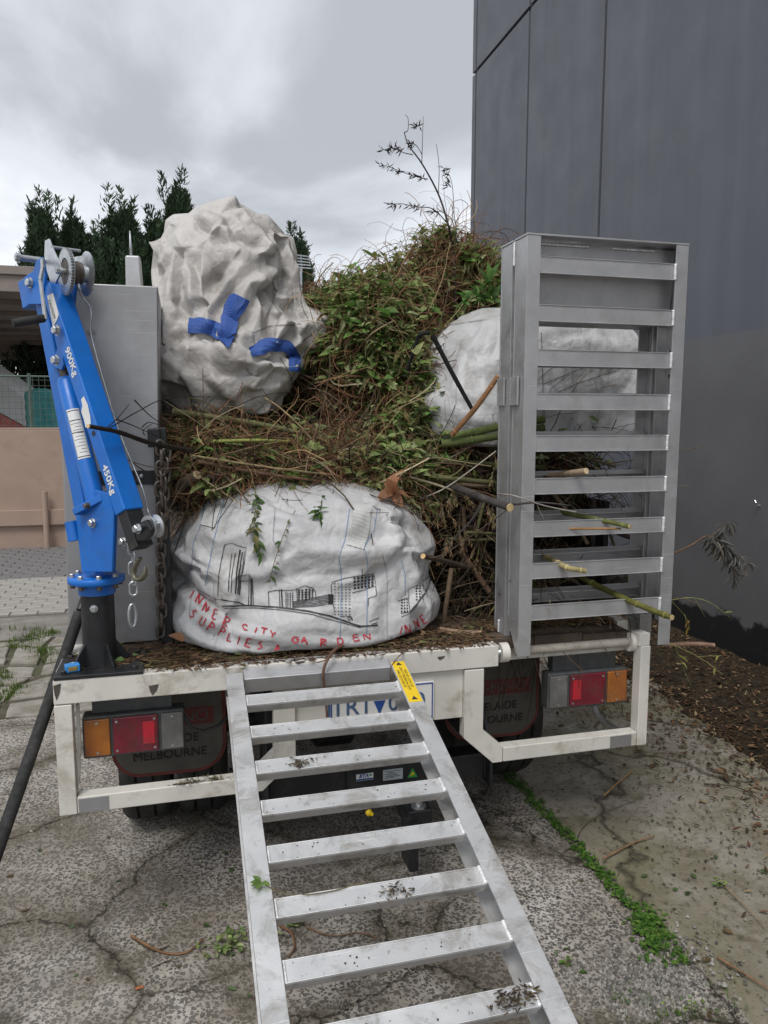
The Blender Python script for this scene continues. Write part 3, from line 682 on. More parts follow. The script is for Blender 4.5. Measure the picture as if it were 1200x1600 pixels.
# tow bar
tb = part('tow_bar', MAT['black'], lambda m: m.box(-.375, .475, .22, .31, .345, .445), bevel=.008)
part('end_plate', MAT['black'], lambda m: m.prism([V(.476, .17, .325), V(.476, .36, .325), V(.476, .36, .62), V(.476, .27, .62), V(.476, .17, .47)], V(.014, 0, 0)), tb, bevel=.002)
part('end_plate', MAT['black'], lambda m: m.prism([V(-.392, .17, .325), V(-.392, .36, .325), V(-.392, .36, .62), V(-.392, .27, .62), V(-.392, .17, .47)], V(.014, 0, 0)), tb, bevel=.002)
part('weld', MAT['black'], lambda m: m.tube([V(.475, .218, .345+.01*k) for k in range(11)], [.005+.002*(k % 2) for k in range(11)], 6), tb, smooth=True)
c0 = on(610, 1212, 1, .205)
part('hitch_plate', MAT['black'], lambda m: m.box(c0.x-.17, c0.x+.17, .205, .219, .35, .455), tb, bevel=.003)
def sticker(name, p, w, h, mat, d=0): 
    c = on(*p, 1, .203-d); return part(name, mat, lambda m: m.box(c.x-w/2, c.x+w/2, .2025-d, .2045-d+.002, c.z-h/2, c.z+h/2), tb)
s1 = sticker('maker_sticker', (570, 1214), .066, .026, MAT['white_print']); c = on(570, 1214, 1, .2)
part('sticker_band', MAT['blue_print'], lambda m: m.box(c.x-.033, c.x+.033, .2015, .203, c.z-.013, c.z-.007), s1)
text('BTA', 'lettering', .020, MAT['blue_print'], frame(V(c.x-.004, .2017, c.z+.003), V(1, 0, .0), V(0, 0, 1)), s1, .0004, .3, bold=.0006)
part('sticker_mark', MAT['green_print'], lambda m: m.prism([V(c.x+.016, .2015, c.z+.001), V(c.x+.030, .2015, c.z+.001), V(c.x+.026, .2015, c.z+.008), V(c.x+.019, .2015, c.z+.008)], V(0, .001, 0)), s1)
s2 = sticker('rating_label', (614, 1210), .078, .042, simple('label_grey', (.42, .47, .50), .5)); c = on(614, 1210, 1, .2)
for k in range(6): part('print_line', MAT['black_print'], lambda m: m.box(c.x-.030+(.012 if k in (1, 3) else 0), c.x+.030-(k*7 % 4)*.008, .2016, .203, c.z+.012-k*.0052, c.z+.0135-k*.0052), s2)
c = on(645, 1209, 1, .2)
s3 = part('safety_label', MAT['green_print'], lambda m: m.prism([V(c.x-.021, .2025, c.z-.016), V(c.x+.021, .2025, c.z-.016), V(c.x, .2025, c.z+.022)], V(0, .002, 0)), tb)
part('label_arrow', MAT['yellow_print'], lambda m: m.prism([V(c.x-.010, .2012, c.z-.010), V(c.x+.003, .2012, c.z-.003), V(c.x+.009, .2012, c.z-.010), V(c.x+.002, .2012, c.z+.008), V(c.x-.004, .2012, c.z+.003)], V(0, .001, 0)), s3)
hb = on(648, 1225, 1, .14)
part('tongue', MAT['black'], lambda m: m.box(hb.x-.045, hb.x+.045, .06, .22, .245, .33), tb, bevel=.005)
part('tongue_plate', MAT['black'], lambda m: m.box(hb.x-.055, hb.x-.02, .02, .13, .12, .30), tb, bevel=.004)
part('tow_ball', MAT['galv'], lambda m: m.lathe(V(hb.x, .09, .331), V(0, 0, 1), [(.028, 0), (.028, .008), (.014, .012), (.013, .032), (.02, .038), (.025, .054), (.019, .072), (.006, .079)], 20), tb, smooth=True, angle=40)
part('coupling_nut', MAT['steel_dark'], lambda m: m.lathe(V(hb.x, .09, .243), V(0, 0, -1), [(.045, 0), (.05, .02), (.034, .035), (.022, .06)], 12), tb, smooth=True, angle=40)
yc = on(575, 1269, 1, .2); part('trailer_plug', MAT['yellow_print'], lambda m: m.lathe(V(yc.x, .2, yc.z), V(.3, -1, .2), [(.012, 0), (.013, .01), (.008, .015), (.007, .03)], 12), tb, smooth=True, angle=40)
part('plug_socket', MAT['black'], lambda m: m.tube([V(yc.x, .201, yc.z), V(yc.x, .24, yc.z+.02), V(yc.x, .26, .36)], .016, 10), tb, smooth=True, angle=40)
# ramp shaft on the deck edge
MAT['shaft'] = simple('grimy_shaft', (.34, .31, .27), .55, 0, .2, 12, .2, 60, (.14, .11, .08), .5, 10)
part('ramp_shaft', MAT['shaft'], lambda m: m.cyl(V(.52, .055, .905), V(1.0, .055, .905), .017, 14), smooth=True, angle=40)
part('ramp_shaft', MAT['steel_dark'], lambda m: m.cyl(V(-.50, .03, .93), V(.045, .03, .93), .014, 14), smooth=True, angle=40)
for x in (.455, .985): part('shaft_lug', MAT['truck_white'], lambda m: m.lathe(V(x, .055, .905), V(1, 0, 0), [(.036, 0), (.036, .03)], 18), smooth=True, angle=40)
part('shaft_bolt', MAT['galv'], lambda m: m.lathe(V(.455, .055, .905), V(-1, 0, 0), [(.016, 0), (.013, .010), (.006, .012)], 12), smooth=True, angle=40)
part('deck_lip', MAT['truck_white'], lambda m: m.box(.45, 1.0, .10, .16, .927, .945), bevel=.003)
# head board, side gate on the right, cab (hidden behind the load from here)
part('head_board', MAT['steel_dark'], lambda m: m.box(-1.0, 1.0, 3.22, 3.27, DZ, 1.75))
sg = part('side_gate', MAT['black'], lambda m: m.box(1.012, 1.036, .30, 3.2, DZ+.011, 1.42), bevel=.004)
for k in range(8): part('gate_rib', MAT['steel_dark'], lambda m: m.box(.992, 1.011, .36+k*.13, .385+k*.13, DZ+.012, 1.42), sg)
cab = part('cab', MAT['truck_white'], lambda m: m.prism([V(-.95, 3.5, .55), V(-.95, 5.2, .55), V(-.95, 5.25, 1.2), V(-.95, 5.05, 1.95), V(-.95, 4.85, 2.1), V(-.95, 3.5, 2.1)][::-1], V(1.9, 0, 0)), bevel=.04)
part('rear_window', simple('dark_glass', (.01, .012, .015), .08), lambda m: m.box(-.6, .6, 3.485, 3.499, 1.5, 1.9), cab)
for s in (-1, 1): part('side_window', simple('dark_glass', (.01, .012, .015), .08), lambda m: m.box(s*.951-.004, s*.951+.004, 3.7, 4.8, 1.35, 1.9), cab)

# ---- aluminium cabinet on the left of the tray
bx0, bx1, by = -1.047, -.742, .352
bz = on(240, 447, 1, by).z
bc = thing('tool_cabinet', ((bx0+bx1)/2, .9, DZ), 'tall plain aluminium cabinet standing on the tray behind the blue crane', 'cabinet')
bt = on(246.5, 447, 1, by).x                                # it leans a little to the right
cb = part('cabinet_body', MAT['alu_sheet'], lambda m: m.hexa([V(bx0, by, DZ+.003), V(bx1, by, DZ+.003), V(bx1, 1.5, DZ+.003), V(bx0, 1.5, DZ+.003), V(bx0+.012, by, bz), V(bt, by, bz), V(bt, 1.5, bz), V(bx0+.012, 1.5, bz)]), bc, bevel=.005)
zs = on(230, 735, 1, by).z; zs2 = on(230, 757, 1, by).z
part('seam_strip', MAT['black'], lambda m: m.box(bx0+.1, bx1+.004, by-.006, by-.0005, zs2, zs), bc, bevel=.001)
part('rivet', MAT['galv'], lambda m: m.lathe(on(221, 744, 1, by-.006), V(0, -1, 0), [(.008, -.002), (.007, .002), (.003, .004)], 12), bc, smooth=True)
c = on(138, 519, 1, by); part('catch', MAT['galv'], lambda m: m.cyl(V(c.x, by, c.z), V(c.x+.02, by-.03, c.z), .006, 8), bc)
c = on(210, 424, 1, 1.0); hw = .5*(on(224, 424, 1, 1.0).x-on(196, 424, 1, 1.0).x); zt = on(210, 402, 1, 1.0).z
ab = part('aerial_base', MAT['alu'], lambda m: m.hexa([V(c.x-hw, .95, bz), V(c.x+hw, .95, bz), V(c.x+hw, 1.05, bz), V(c.x-hw, 1.05, bz), V(c.x-hw*.9, .955, zt), V(c.x+hw*.75, .955, zt), V(c.x+hw*.75, 1.045, zt), V(c.x-hw*.9, 1.045, zt)]), bc, bevel=.01, seg=3)
pa, pb2 = on(205, 404, 1, 1.0), on(203, 361, 1, 1.0)
part('aerial_rod', MAT['galv'], lambda m: m.tube([pa, pa+(pb2-pa)*.5, pb2], [.006, .005, .003], 8), ab, smooth=True)
bp_ = thing('tray_post', (-.72, .34, DZ), 'black steel post beside the cabinet with a rusty chain on it', 'post')
zt = on(255, 668, 1, .33).z
part('post_body', MAT['black'], lambda m: m.box(-.738, -.694, .305, .349, DZ+.001, zt), bp_, bevel=.003)
c = on(245, 683, 1, .30); part('keeper', MAT['black'], lambda m: m.box(c.x-.03, c.x+.012, .285, .304, c.z-.035, c.z+.03), bp_, bevel=.004)

# ================================================================== RAMPS
def rung_mesh(): 
    m = MB(); return m
RW0, RW1 = -.528, .070
A16 = math.radians(16); HG = V(0, -.02, .935); RD = V(0, -math.cos(A16), -math.sin(A16)); RN = V(0, -math.sin(A16), math.cos(A16))
def RP(x, s, n): return V(x, 0, 0)+HG+RD*s+RN*n     # point on the lying ramp
def welds(root, spots):
    p = MB(); r = .0045
    for k in range(9): p.lathe(V(0, (k-4)*.0058, 0), V(0, 1, 0), [(r*.7, -.0038), (r*1.25, 0), (r*.7, .0038)], 8)
    return p
def ramp_section(name, root, rails, rungs, xw, P, mat, worn):
    """rails: (s0, s1); P(x, s, n) maps section coordinates to the world; flanges point inward"""
    s0, s1 = rails; x0, x1 = xw; H = .095; T = .006; FL = .052
    out = []
    for s, xo in ((1, x0), (-1, x1)):
        m = MB(); rl = []
        def bx(xa, xb, sa, sb, na, nb):
            xa, xb = min(xa, xb), max(xa, xb)
            m.hexa([P(xa, sa, na), P(xb, sa, na), P(xb, sb, na), P(xa, sb, na), P(xa, sa, nb), P(xb, sa, nb), P(xb, sb, nb), P(xa, sb, nb)])
        bx(xo, xo+s*FL, s0, s1, -T, 0)                          # top flange
        bx(xo+s*.008, xo+s*(.008+T), s0, s1, -H+T, -T-.0004)           # web
        bx(xo, xo+s*FL, s0, s1, -H, -H+T-.0004)                        # bottom flange
        bx(xo, xo+s*.0015, s0, s1, -T-.012, -T-.0005)
        rl = m.build('rail', mat, root, bevel=.0012, seg=1); out.append(rl)
    return out
def rung(P, x0, x1, sc, mat, root, wd=.052, ht=.034, top=-.006):
    """inverted channel whose legs lean inward"""
    m = MB(); T = .004; a = sc-wd/2; b = sc+wd/2; k = .011
    def hx(*q): m.hexa([P(x0, *q[0]), P(x1, *q[0]), P(x1, *q[1]), P(x0, *q[1]), P(x0, *q[2]), P(x1, *q[2]), P(x1, *q[3]), P(x0, *q[3])])
    hx((a, top-T), (b, top-T), (a, top), (b, top))
    for q in (a, b-.0035): hx((q, top-.001), (q+.0035, top-.001), (q+.0004, top+.0030), (q+.0031, top+.0030))   # grip lips
    n0, n1 = top-ht, top-T-.0003
    hx((a+k, n0), (a+k+T, n0), (a+.001, n1), (a+T, n1)); hx((b-k-T, n0), (b-k, n0), (b-T, n1), (b-.001, n1))
    return m.build('rung', mat, root, bevel=.0012, seg=2)
def bead(P, x, sa, sb, n, root, nx=10, r=.005):
    m = MB()
    pts = []; rr = []
    for k in range(nx*2+1):
        q = k/(nx*2); pts.append(P(x, sa+(sb-sa)*q, n)); rr.append(r*(1.0 if k % 2 else .62))
    m.tube(pts, rr, 7); return m.build('weld_bead', MAT['weld'], root, smooth=True)
# lying ramp
lr = thing('loading_ramp', (-.23, -.9, .62), 'aluminium loading ramp let down from the tray, rungs muddy', 'ramp')
L1 = 1.30
ramp_section('rail', lr, (-.0, L1), None, (RW0, RW1), RP, MAT['alu_worn'], True)
rung_s = [.143+.1503*k for k in range(8)]
RI0, RI1 = RW0+.0165, RW1-.0165
for k, sc_ in enumerate(rung_s[:-1]):
    rung(RP, RI0+.037, RI1-.037, sc_, MAT['alu_worn'], lr)
    bead(RP, RI1-.040, sc_-.025, sc_+.025, -.003, lr, 8, .0065); bead(RP, RI0+.040, sc_-.024, sc_+.024, -.006, lr, r=.0035)
def hexP(m, P, x0, x1, s0, s1, n0, n1): m.hexa([P(x0, s0, n0), P(x1, s0, n0), P(x1, s1, n0), P(x0, s1, n0), P(x0, s0, n1), P(x1, s0, n1), P(x1, s1, n1), P(x0, s1, n1)])
part('top_cross_bar', MAT['alu'], lambda m: m.hexa([RP(RI0+.04, -.055, -.004), RP(RI1-.036, -.055, -.004), RP(RI1-.036, .028, -.062), RP(RI0+.04, .028, -.062), RP(RI0+.04, -.055, .004), RP(RI1-.036, -.055, .004), RP(RI1-.036, .028, -.008), RP(RI0+.04, .028, -.008)]), lr, bevel=.003)
rung(RP, RI0+.037, RI1-.037, rung_s[7]-.006, MAT['alu_worn'], lr); bead(RP, RI1-.040, rung_s[7]-.03, rung_s[7]+.018, -.004, lr)
part('fold_cross_bar', MAT['alu'], lambda m: hexP(m, RP, RI0+.01, RI1-.01, 1.262, 1.268, -.09, -.035), lr)
bead(lambda x, s, n: RP(s, 1.26, n), 0, -.05, -.005, -.062, lr)
# the second half of the ramp, hinged, down to the ground
def RP2(x, s, n): return RP(x, 1.318+s, n)
ramp_section('rail', lr, (0, 1.62), None, (RW0, RW1), RP2, MAT['alu_worn'], True)
for k in range(10): rung(RP2, RI0+.037, RI1-.037, .10+.1503*k, MAT['alu_worn'], lr)
for xo in (RW0+.014, RW1-.014):
    part('hinge_knuckle', MAT['galv'], lambda m: m.cyl(RP(xo-.012, 1.309, -.055), RP(xo+.012, 1.309, -.055), .018, 14), lr, smooth=True, angle=40)
# yellow warning sticker on the right rail
ys = part('warning_sticker', MAT['yellow_print'], lambda m: hexP(m, RP, RW1-.048, RW1-.004, .012, .235, .0002, .0010), lr)
FM = lambda x, s: frame(RP(x, s, .0014), RD, V(1, 0, 0).cross(RD).cross(RD)*1) 
for k, (tx, off) in enumerate((('DO NOT EXCEED', .012), ('SAFE WORKING LOAD', 0), ('ALWAYS FIT PINS', -.012))):
    text(tx, 'print', .0125, MAT['black_print'], frame(RP(RW1-.026+off, .11, .0015), -RD, V(-1, 0, 0)), ys, .0001)
for sy in (.025, .215):
    part('warning_mark', MAT['black_print'], lambda m: m.prism([RP(RW1-.036, sy+.009, .0012), RP(RW1-.016, sy+.009, .0012), RP(RW1-.026, sy-.009, .0012)], RN*.0005), ys)
# standing ramp: front (folded) section and rear section, hinged at the top
sr = thing('loading_ramp', (.8, .1, DZ), 'aluminium loading ramp folded double and standing upright on the tray end', 'ramp')
SX0, SX1 = .497, 1.122
YF, YR, TOPZ = -.012, .205, 2.365
def FP(x, s, n): return V(x, YF-n, TOPZ-s)             # front section: n towards the camera
def BP(x, s, n): return V(x, YR+n, TOPZ-s)             # rear section: n away from the camera
def mirrored(P): return P
BOT = TOPZ-.905
for P, s1, nm in ((FP, BOT, 0), (BP, TOPZ-.885, 1)):
    for s, xo in ((1, SX0), (-1, SX1)):
        m = MB(); H, T, FL = .097, .006, .050
        def bx(xa, xb, sa, sb, na, nb):
            xa, xb = min(xa, xb), max(xa, xb); q = [P(xa, sa, na), P(xb, sa, na), P(xb, sb, na), P(xa, sb, na), P(xa, sa, nb), P(xb, sa, nb), P(xb, sb, nb), P(xa, sb, nb)]
            m.hexa(q if P is BP else q)
        fe = s1+(0 if nm else 0)
        bx(xo, xo+s*FL, 0, fe, -T, 0)
        bx(xo+s*.002, xo+s*(.002+T), 0, fe-(.075 if not nm else 0), -H+T, -T-.0004)
        bx(xo, xo+s*FL, 0, fe-(.13 if not nm else 0), -H, -H+T-.0004)
        if not nm:                                          # tapered foot
            pts = [P(xo+s*.0015, fe-.13, -T), P(xo+s*.0015, fe, -T), P(xo+s*.0015, fe-.005, -T-.020), P(xo+s*.0015, fe-.13, -H)]
            m.prism(pts, V(s*.007, 0, 0))
        rl = m.build('rail', MAT['alu'], sr, bevel=.0012, seg=1)
rz = [2.272, 2.112, 1.962, 1.812, 1.667, 1.517, 1.365, 1.214, 1.062]
for k, z in enumerate(rz):
    rung(FP, SX0+.051, SX1-.051, TOPZ-z+.0, MAT['alu'], sr, wd=.058)
    bead(FP, SX1-.051, TOPZ-z-.028, TOPZ-z+.028, -.001, sr, 8, .0075)
    bead(FP, SX0+.051, TOPZ-z-.026, TOPZ-z+.026, -.005, sr, r=.003)
    if k > 0 or True:
        rung(BP, SX0+.02, SX1-.02, TOPZ-z-.01, MAT['alu'], sr, wd=.058, top=-.006)
part('top_plate', MAT['alu'], lambda m: m.box(SX0-.001, SX1+.001, YF-.001, YF+.099, TOPZ+.0008, TOPZ+.0068), sr, bevel=.001)
part('top_plate', MAT['alu'], lambda m: m.box(SX0-.001, SX1+.001, YR-.099, YR+.001, TOPZ+.0008, TOPZ+.0068), sr, bevel=.001)
part('end_sheet', MAT['alu'], lambda m: m.hexa([V(SX0+.014, .07, 2.10), V(SX1-.014, .07, 2.10), V(SX1-.014, .076, 2.10), V(SX0+.014, .076, 2.10), V(SX0+.014, .045, 2.315), V(SX1-.014, .045, 2.315), V(SX1-.014, .051, 2.315), V(SX0+.014, .051, 2.315)]), sr, bevel=.001)
part('end_sheet', MAT['alu'], lambda m: m.box(SX0+.014, SX1-.014, .052, .058, 2.26, 2.36), sr, bevel=.001)
for (xa, xb, z) in ((.62, .70, 2.262), (.82, .90, 2.262), (.56, .76, 2.352), (.85, 1.02, 2.352)):
    bead(lambda x, s, n: V(s, .046, z), 0, xa, xb, 0, sr, 14)
for z0, z1 in ((1.80, 1.90),):                              # spacer plates welded to the left rails
    for y0 in (YF+.038, YR-.062):
        part('spacer_plate', MAT['alu'], lambda m: m.box(SX0-.008, SX0-.0015, y0, y0+.058, z0, z1), sr, bevel=.001)
        bead(lambda x, s, n: V(SX0-.004, y0+.058, s), 0, z0, z1, 0, sr, 12)
bead(lambda x, s, n: V(SX0-.003, YF+.098, s), 0, 2.28, 2.36, 0, sr, 12)
bead(lambda x, s, n: V(SX0-.003, YR-.05, s), 0, .93, 1.0, 0, sr, 10)
for z in (2.0, 1.91):
    part('hinge_bolt', MAT['galv'], lambda m: m.hexbolt(V(SX1-.009, YF+.045, z), V(-1, 0, 0), .010, .012).cyl(V(SX1-.02, YF+.045, z), V(SX1-.035, YF+.045, z), .006, 8), sr)
    part('hinge_bolt', MAT['black'], lambda m: m.hexbolt(V(SX1+.001, YF+.045, z-.02), V(1, 0, 0), .010, .010), sr)

# ================================================================== CRANE
CB = on(157, 1036, 2, .962)                                # foot of the post on the base plate
CXA = V(.64, -.768, 0).normalized(); CN = V(-.768, -.64, 0).normalized()    # in-plane direction, side that shows its lettering
def K(x, y, n=0): return onp(x, y, CB+CN*n, CN)
cr_ = thing('davit_crane', (CB.x, CB.y, .95), 'blue folding hand-winch crane on a black post at the tray corner', 'crane')
BL, BK, GV = MAT['blue'], MAT['black'], MAT['galv']
def cpart(name, mat, fn, parent=cr_, **k):
    m = MB(); fn(m); return m.build(name, mat, parent, **k)
bpx = cpart('base_plate', BK, lambda m: m.box(-1.047, -.783, -.002, .225, .9505, .962), bevel=.002)
for (x, y) in ((-1.02, .03), (-.81, .03), (-.81, .19), (-1.02, .19)):
    cpart('bolt', BK, lambda m: m.hexbolt(V(x, y, .962), V(0, 0, 1), .011, .008), bpx)
pz = K(157, 915).z
post = cpart('post', BK, lambda m: m.cyl(V(CB.x, CB.y, .9625), V(CB.x, CB.y, pz), .051, 32), smooth=True, angle=40)
for a in (20, 140, 215, 300):
    d = V(math.cos(math.radians(a)), math.sin(math.radians(a)), 0); s_ = d.cross(V(0, 0, 1))*.004
    cpart('gusset', BK, lambda m: m.prism([CB+d*.05-s_, CB+d*.098-s_, CB+d*.094+V(0, 0, .012)-s_, CB+d*.05+V(0, 0, .075)-s_], s_*2), bpx)
pbz = K(153, 945).z; cpart('bolt', GV, lambda m: m.hexbolt(V(CB.x, CB.y, pbz)+V(-.12, -1, 0).normalized()*.0525, V(-.12, -1, 0), .010, .009), post)
f1, f2 = K(152, 909).z, K(152, 899).z
cpart('swivel_collar', BL, lambda m: m.cyl(V(CB.x, CB.y, pz-.026), V(CB.x, CB.y, f1-.0005), .057, 32), smooth=True, angle=40)
fl = cpart('flange', BL, lambda m: m.lathe(V(CB.x, CB.y, f1), V(0, 0, 1), [(.084, 0), (.087, .003), (.087, f2-f1-.003), (.084, f2-f1)], 40), smooth=True, angle=50)
for k in range(8):
    a = k*PI/4+.2; c = V(CB.x+math.cos(a)*.072, CB.y+math.sin(a)*.072, f2)
    cpart('bolt', GV, lambda m: m.hexbolt(c, V(0, 0, 1), .0085, .009), fl)
    cpart('nut', MAT['steel_dark'], lambda m: m.hexbolt(V(c.x, c.y, f1), V(0, 0, -1), .0085, .012), fl)
# foot of the column: two cheek plates and a back
fo = CB.z
for s in (-1, 1):
    n = .040*s
    pts = [K(131, 893, n), K(178, 893, n), K(181, 800, n), K(172, 770, n), K(152, 765, n), K(122, 810, n)]
    cpart('cheek_plate', BL, lambda m: m.prism(pts if s > 0 else pts, CN*(.008*s)), bevel=.002)
mast = cpart('mast', BL, lambda m: m.bar(K(157, 888), K(77, 466), CN, .072, .058), bevel=.006, seg=3)
cpart('pin_bolt', GV, lambda m: m.hexbolt(K(146, 817, .0485), CN, .012, .012))
cpart('pivot_block', BL, lambda m: m.bar(K(133, 800, .03), K(176, 778, .0), CN, .105, .022), bevel=.003)
cpart('pivot_bolt', MAT['steel_dark'], lambda m: m.hexbolt(K(138, 790, .084), CN, .008, .012))
cpart('socket_stub', BL, lambda m: m.cyl(K(111, 815, .045), K(117, 845, .045), .020, 18), smooth=True, angle=40)
# ram
ra0, ra1 = K(102, 590, .03), K(150, 786, .03)
ram = cpart('ram', BL, lambda m: m.lathe(ra0, (ra1-ra0), [(.020, 0), (.025, .008), (.0285, .014), (.0285, (ra1-ra0).length)], 28), smooth=True, angle=40)
cpart('ram_neck', MAT['steel_dark'], lambda m: m.cyl(K(96, 560, .03), K(102, 592, .03), .014, 14), ram, smooth=True, angle=40)
# label wrapped on the ram
def wrap_label(u0, u1, a0, a1, r, name, mat, par):
    ax = (ra1-ra0).normalized(); L = (ra1-ra0).length
    tocam = (CAM-ra0); e1 = (tocam-ax*tocam.dot(ax)).normalized(); e2 = ax.cross(e1); m = MB(); n = 8
    rows = [[ra0+ax*(L*u)+(e1*math.cos(a)+e2*math.sin(a))*r for a in [a0+(a1-a0)*k/n for k in range(n+1)]] for u in (u0, u1)]
    m.ribbon(rows[0], rows[1]); return m.build(name, mat, par)
lb = wrap_label(.27, .66, -.62, .78, .0292, 'rating_label', MAT['white_print'], ram)
for (u, a0, a1) in ((.285, -.56, .72), (.645, -.56, .72), (.455, -.56, .72), (.36, -.5, .66)): wrap_label(u-.003, u+.003, a0, a1, .0296, 'print_line', MAT['black_print'], lb)
for a in (-.56, .71): wrap_label(.285, .645, a, a+.03, .0296, 'print_line', MAT['black_print'], lb)
for k in range(10): wrap_label(.385+k*.025, .388+k*.025, -.46, .62-(k*13 % 5)*.12, .0296, 'print_line', MAT['black_print'], lb)
# boom: rectangular tube folded down beside the ram
b0, b1 = K(86, 450, .02), K(203, 800, .02)
BD = (b1-b0).normalized(); BS = CN.cross(BD).normalized()
if BS.dot(CXA) < 0: BS = -BS
boom = cpart('boom', BL, lambda m: m.bar(b0, b1, CN, .070, .052), bevel=.005, seg=3)
HS = .035                                                     # half width along CN
def face(x, y): return onp(x, y, b0+CN*(HS+.0008), CN)         # point on the lettered side of the boom
for tx, p in (('900Kg', (111, 565)), ('450Kg', (170, 749))):
    text(tx, 'lettering', .036, MAT['white_print'], frame(face(*p), BD, -BS if False else CN.cross(BD)), boom, .0004, bold=.0006)
cs = [face(74, 462), face(83, 458), face(92, 492), face(89, 500), face(83, 512), face(82, 506)]
sk = cpart('caution_label', MAT['white_print'], lambda m: m.prism(cs, CN*.0006), boom)
text('CAUTION', 'lettering', .014, MAT['black_print'], frame(face(81.5, 483)+CN*.001, BD, CN.cross(BD)), sk, .0002)
ts = [face(*p) for p in ((127, 624), (131, 619), (137, 632), (141, 650), (142, 662), (134, 668), (131, 655), (127, 643), (129, 634))]
sk = cpart('torn_label', MAT['white_print'], lambda m: m.prism(ts, CN*.0006), boom)
cpart('hole', MAT['black_print'], lambda m: m.lathe(face(146, 677), CN, [(.008, -.001), (.008, .0005)], 16), boom)
for p in ((90, 516), (89, 563)):
    cpart('bolt', GV, lambda m: m.hexbolt(onp(p[0], p[1], b0+CN*(HS+.012), CN), CN, .013, .013), boom)
gp = [K(84, 505, HS+.003), K(95, 500, HS+.003), K(103, 570, HS+.003), K(100, 578, HS+.003), K(84, 573, HS+.003), K(93, 545, HS+.003)]
cpart('link_plate', BL, lambda m: m.prism(gp, CN*.008), bevel=.001)
# head bracket where mast and boom meet
hp = [K(43, 433, .05), K(56, 424, .05), K(61, 408, .05), K(70, 402, .05), K(75, 430, .05), K(70, 476, .05), K(47, 476, .05)]
head = cpart('head_bracket', BL, lambda m: m.prism(hp, CN*.010), bevel=.002)
hp2 = [p-CN*.105 for p in hp]; cpart('head_bracket', BL, lambda m: m.prism(hp2, CN*.010), bevel=.002)
cpart('head_block', BL, lambda m: m.bar(K(54, 440, .0), K(62, 482, .0), CN, .09, .05), bevel=.004)
cpart('bolt', GV, lambda m: m.hexbolt(K(48, 442, .0605), CN, .013, .012), head)
# black extension with pulley and hook chain
e0, e1 = b1-BD*.02, K(222, 852, .02)
ext = cpart('extension', BK, lambda m: m.bar(e0, e0+BD*.135, CN, .058, .042), bevel=.003)
ED = e0+BD*.135
cpart('pulley_bracket', BK, lambda m: m.prism([K(207, 822, .048), K(228, 812, .048), K(236, 828, .048), K(226, 845, .048), K(214, 845, .048)], -CN*.012), ext, bevel=.002)
pc = K(238, 823, .016)
pu = cpart('pulley', GV, lambda m: m.lathe(pc+CN*.016, -CN, [(.034, 0), (.035, .003), (.024, .010), (.024, .022), (.035, .029), (.034, .032)], 28), ext, smooth=True, angle=40)
cpart('bolt', GV, lambda m: m.hexbolt(K(217, 826, .049), CN, .012, .014).cyl(K(217, 826, .049), K(217, 826, .075), .007, 10), ext)
cpart('bolt', GV, lambda m: m.hexbolt(K(194, 846, .042), CN, .011, .012), ext)
# winch
WA = V(.90, .42, .0).normalized()                              # drum axis
wc = K(98, 424, .03); wn_ = cpart('winch_plate', GV, lambda m: m.prism([onp(x, y, wc, WA) for x, y in ((70, 376), (76, 373), (80, 384), (97, 421), (82, 451), (72, 420), (69, 400))], WA*.005), bevel=.001)
wp2 = cpart('winch_plate', GV, lambda m: m.prism([onp(x, y, wc, WA)+WA*.085 for x, y in ((72, 396), (92, 392), (97, 424), (88, 452), (74, 440))], WA*.005), bevel=.001)
gc = K(101, 424, .03)
gear = MB(); nt_ = 46; e1_ = WA.orthogonal().normalized(); e2_ = WA.cross(e1_); ring = []
for k in range(nt_*4):
    a = 2*PI*k/(nt_*4); r = .070 if (k % 4) in (0, 1) else .0625; ring.append(gc+(e1_*math.cos(a)+e2_*math.sin(a))*r)
hole = [gc+(e1_*math.cos(2*PI*k/(nt_*4))+e2_*math.sin(2*PI*k/(nt_*4)))*.040 for k in range(nt_*4)]
N4 = nt_*4
gear.add(ring+hole+[p+WA*.008 for p in ring]+[p+WA*.008 for p in hole],
    [(k, (k+1) % N4, N4+(k+1) % N4, N4+k) for k in range(N4)]+[(2*N4+k, 3*N4+k, 3*N4+(k+1) % N4, 2*N4+(k+1) % N4) for k in range(N4)]
    +[(k, 2*N4+k, 2*N4+(k+1) % N4, (k+1) % N4) for k in range(N4)]+[(N4+k, N4+(k+1) % N4, 3*N4+(k+1) % N4, 3*N4+k) for k in range(N4)])
gw = gear.build('winch_gear', GV, cr_)
cpart('gear_hub', MAT['steel_dark'], lambda m: m.lathe(gc+WA*.002, WA, [(.0395, 0), (.0395, .006)], 28), gw)
cpart('drum_shaft', GV, lambda m: m.hexbolt(gc-WA*.014, -WA, .010, .010).cyl(gc-WA*.016, gc+WA*.08, .009, 12), gw)
dr = cpart('drum', GV, lambda m: m.lathe(gc+WA*.0085, WA, [(.066, 0), (.066, .003), (.026, .004), (.026, .052), (.060, .053), (.068, .056), (.067, .060), (.02, .060)], 40), smooth=True, angle=40)
def coil(m):
    pts = []
    for k in range(16*9):
        a = 2*PI*k/16; pts.append(gc+WA*(.016+.034*k/(16*9))+(e1_*math.cos(a)+e2_*math.sin(a))*(.031+.002*math.sin(k*.7)))
    m.tube(pts, .0028, 6)
cpart('cable_coil', MAT['steel_dark'], coil, dr, smooth=True)
cpart('tie_rod', GV, lambda m: m.cyl(onp(80, 386, wc, WA), onp(80, 386, wc, WA)+WA*.09, .005, 10))
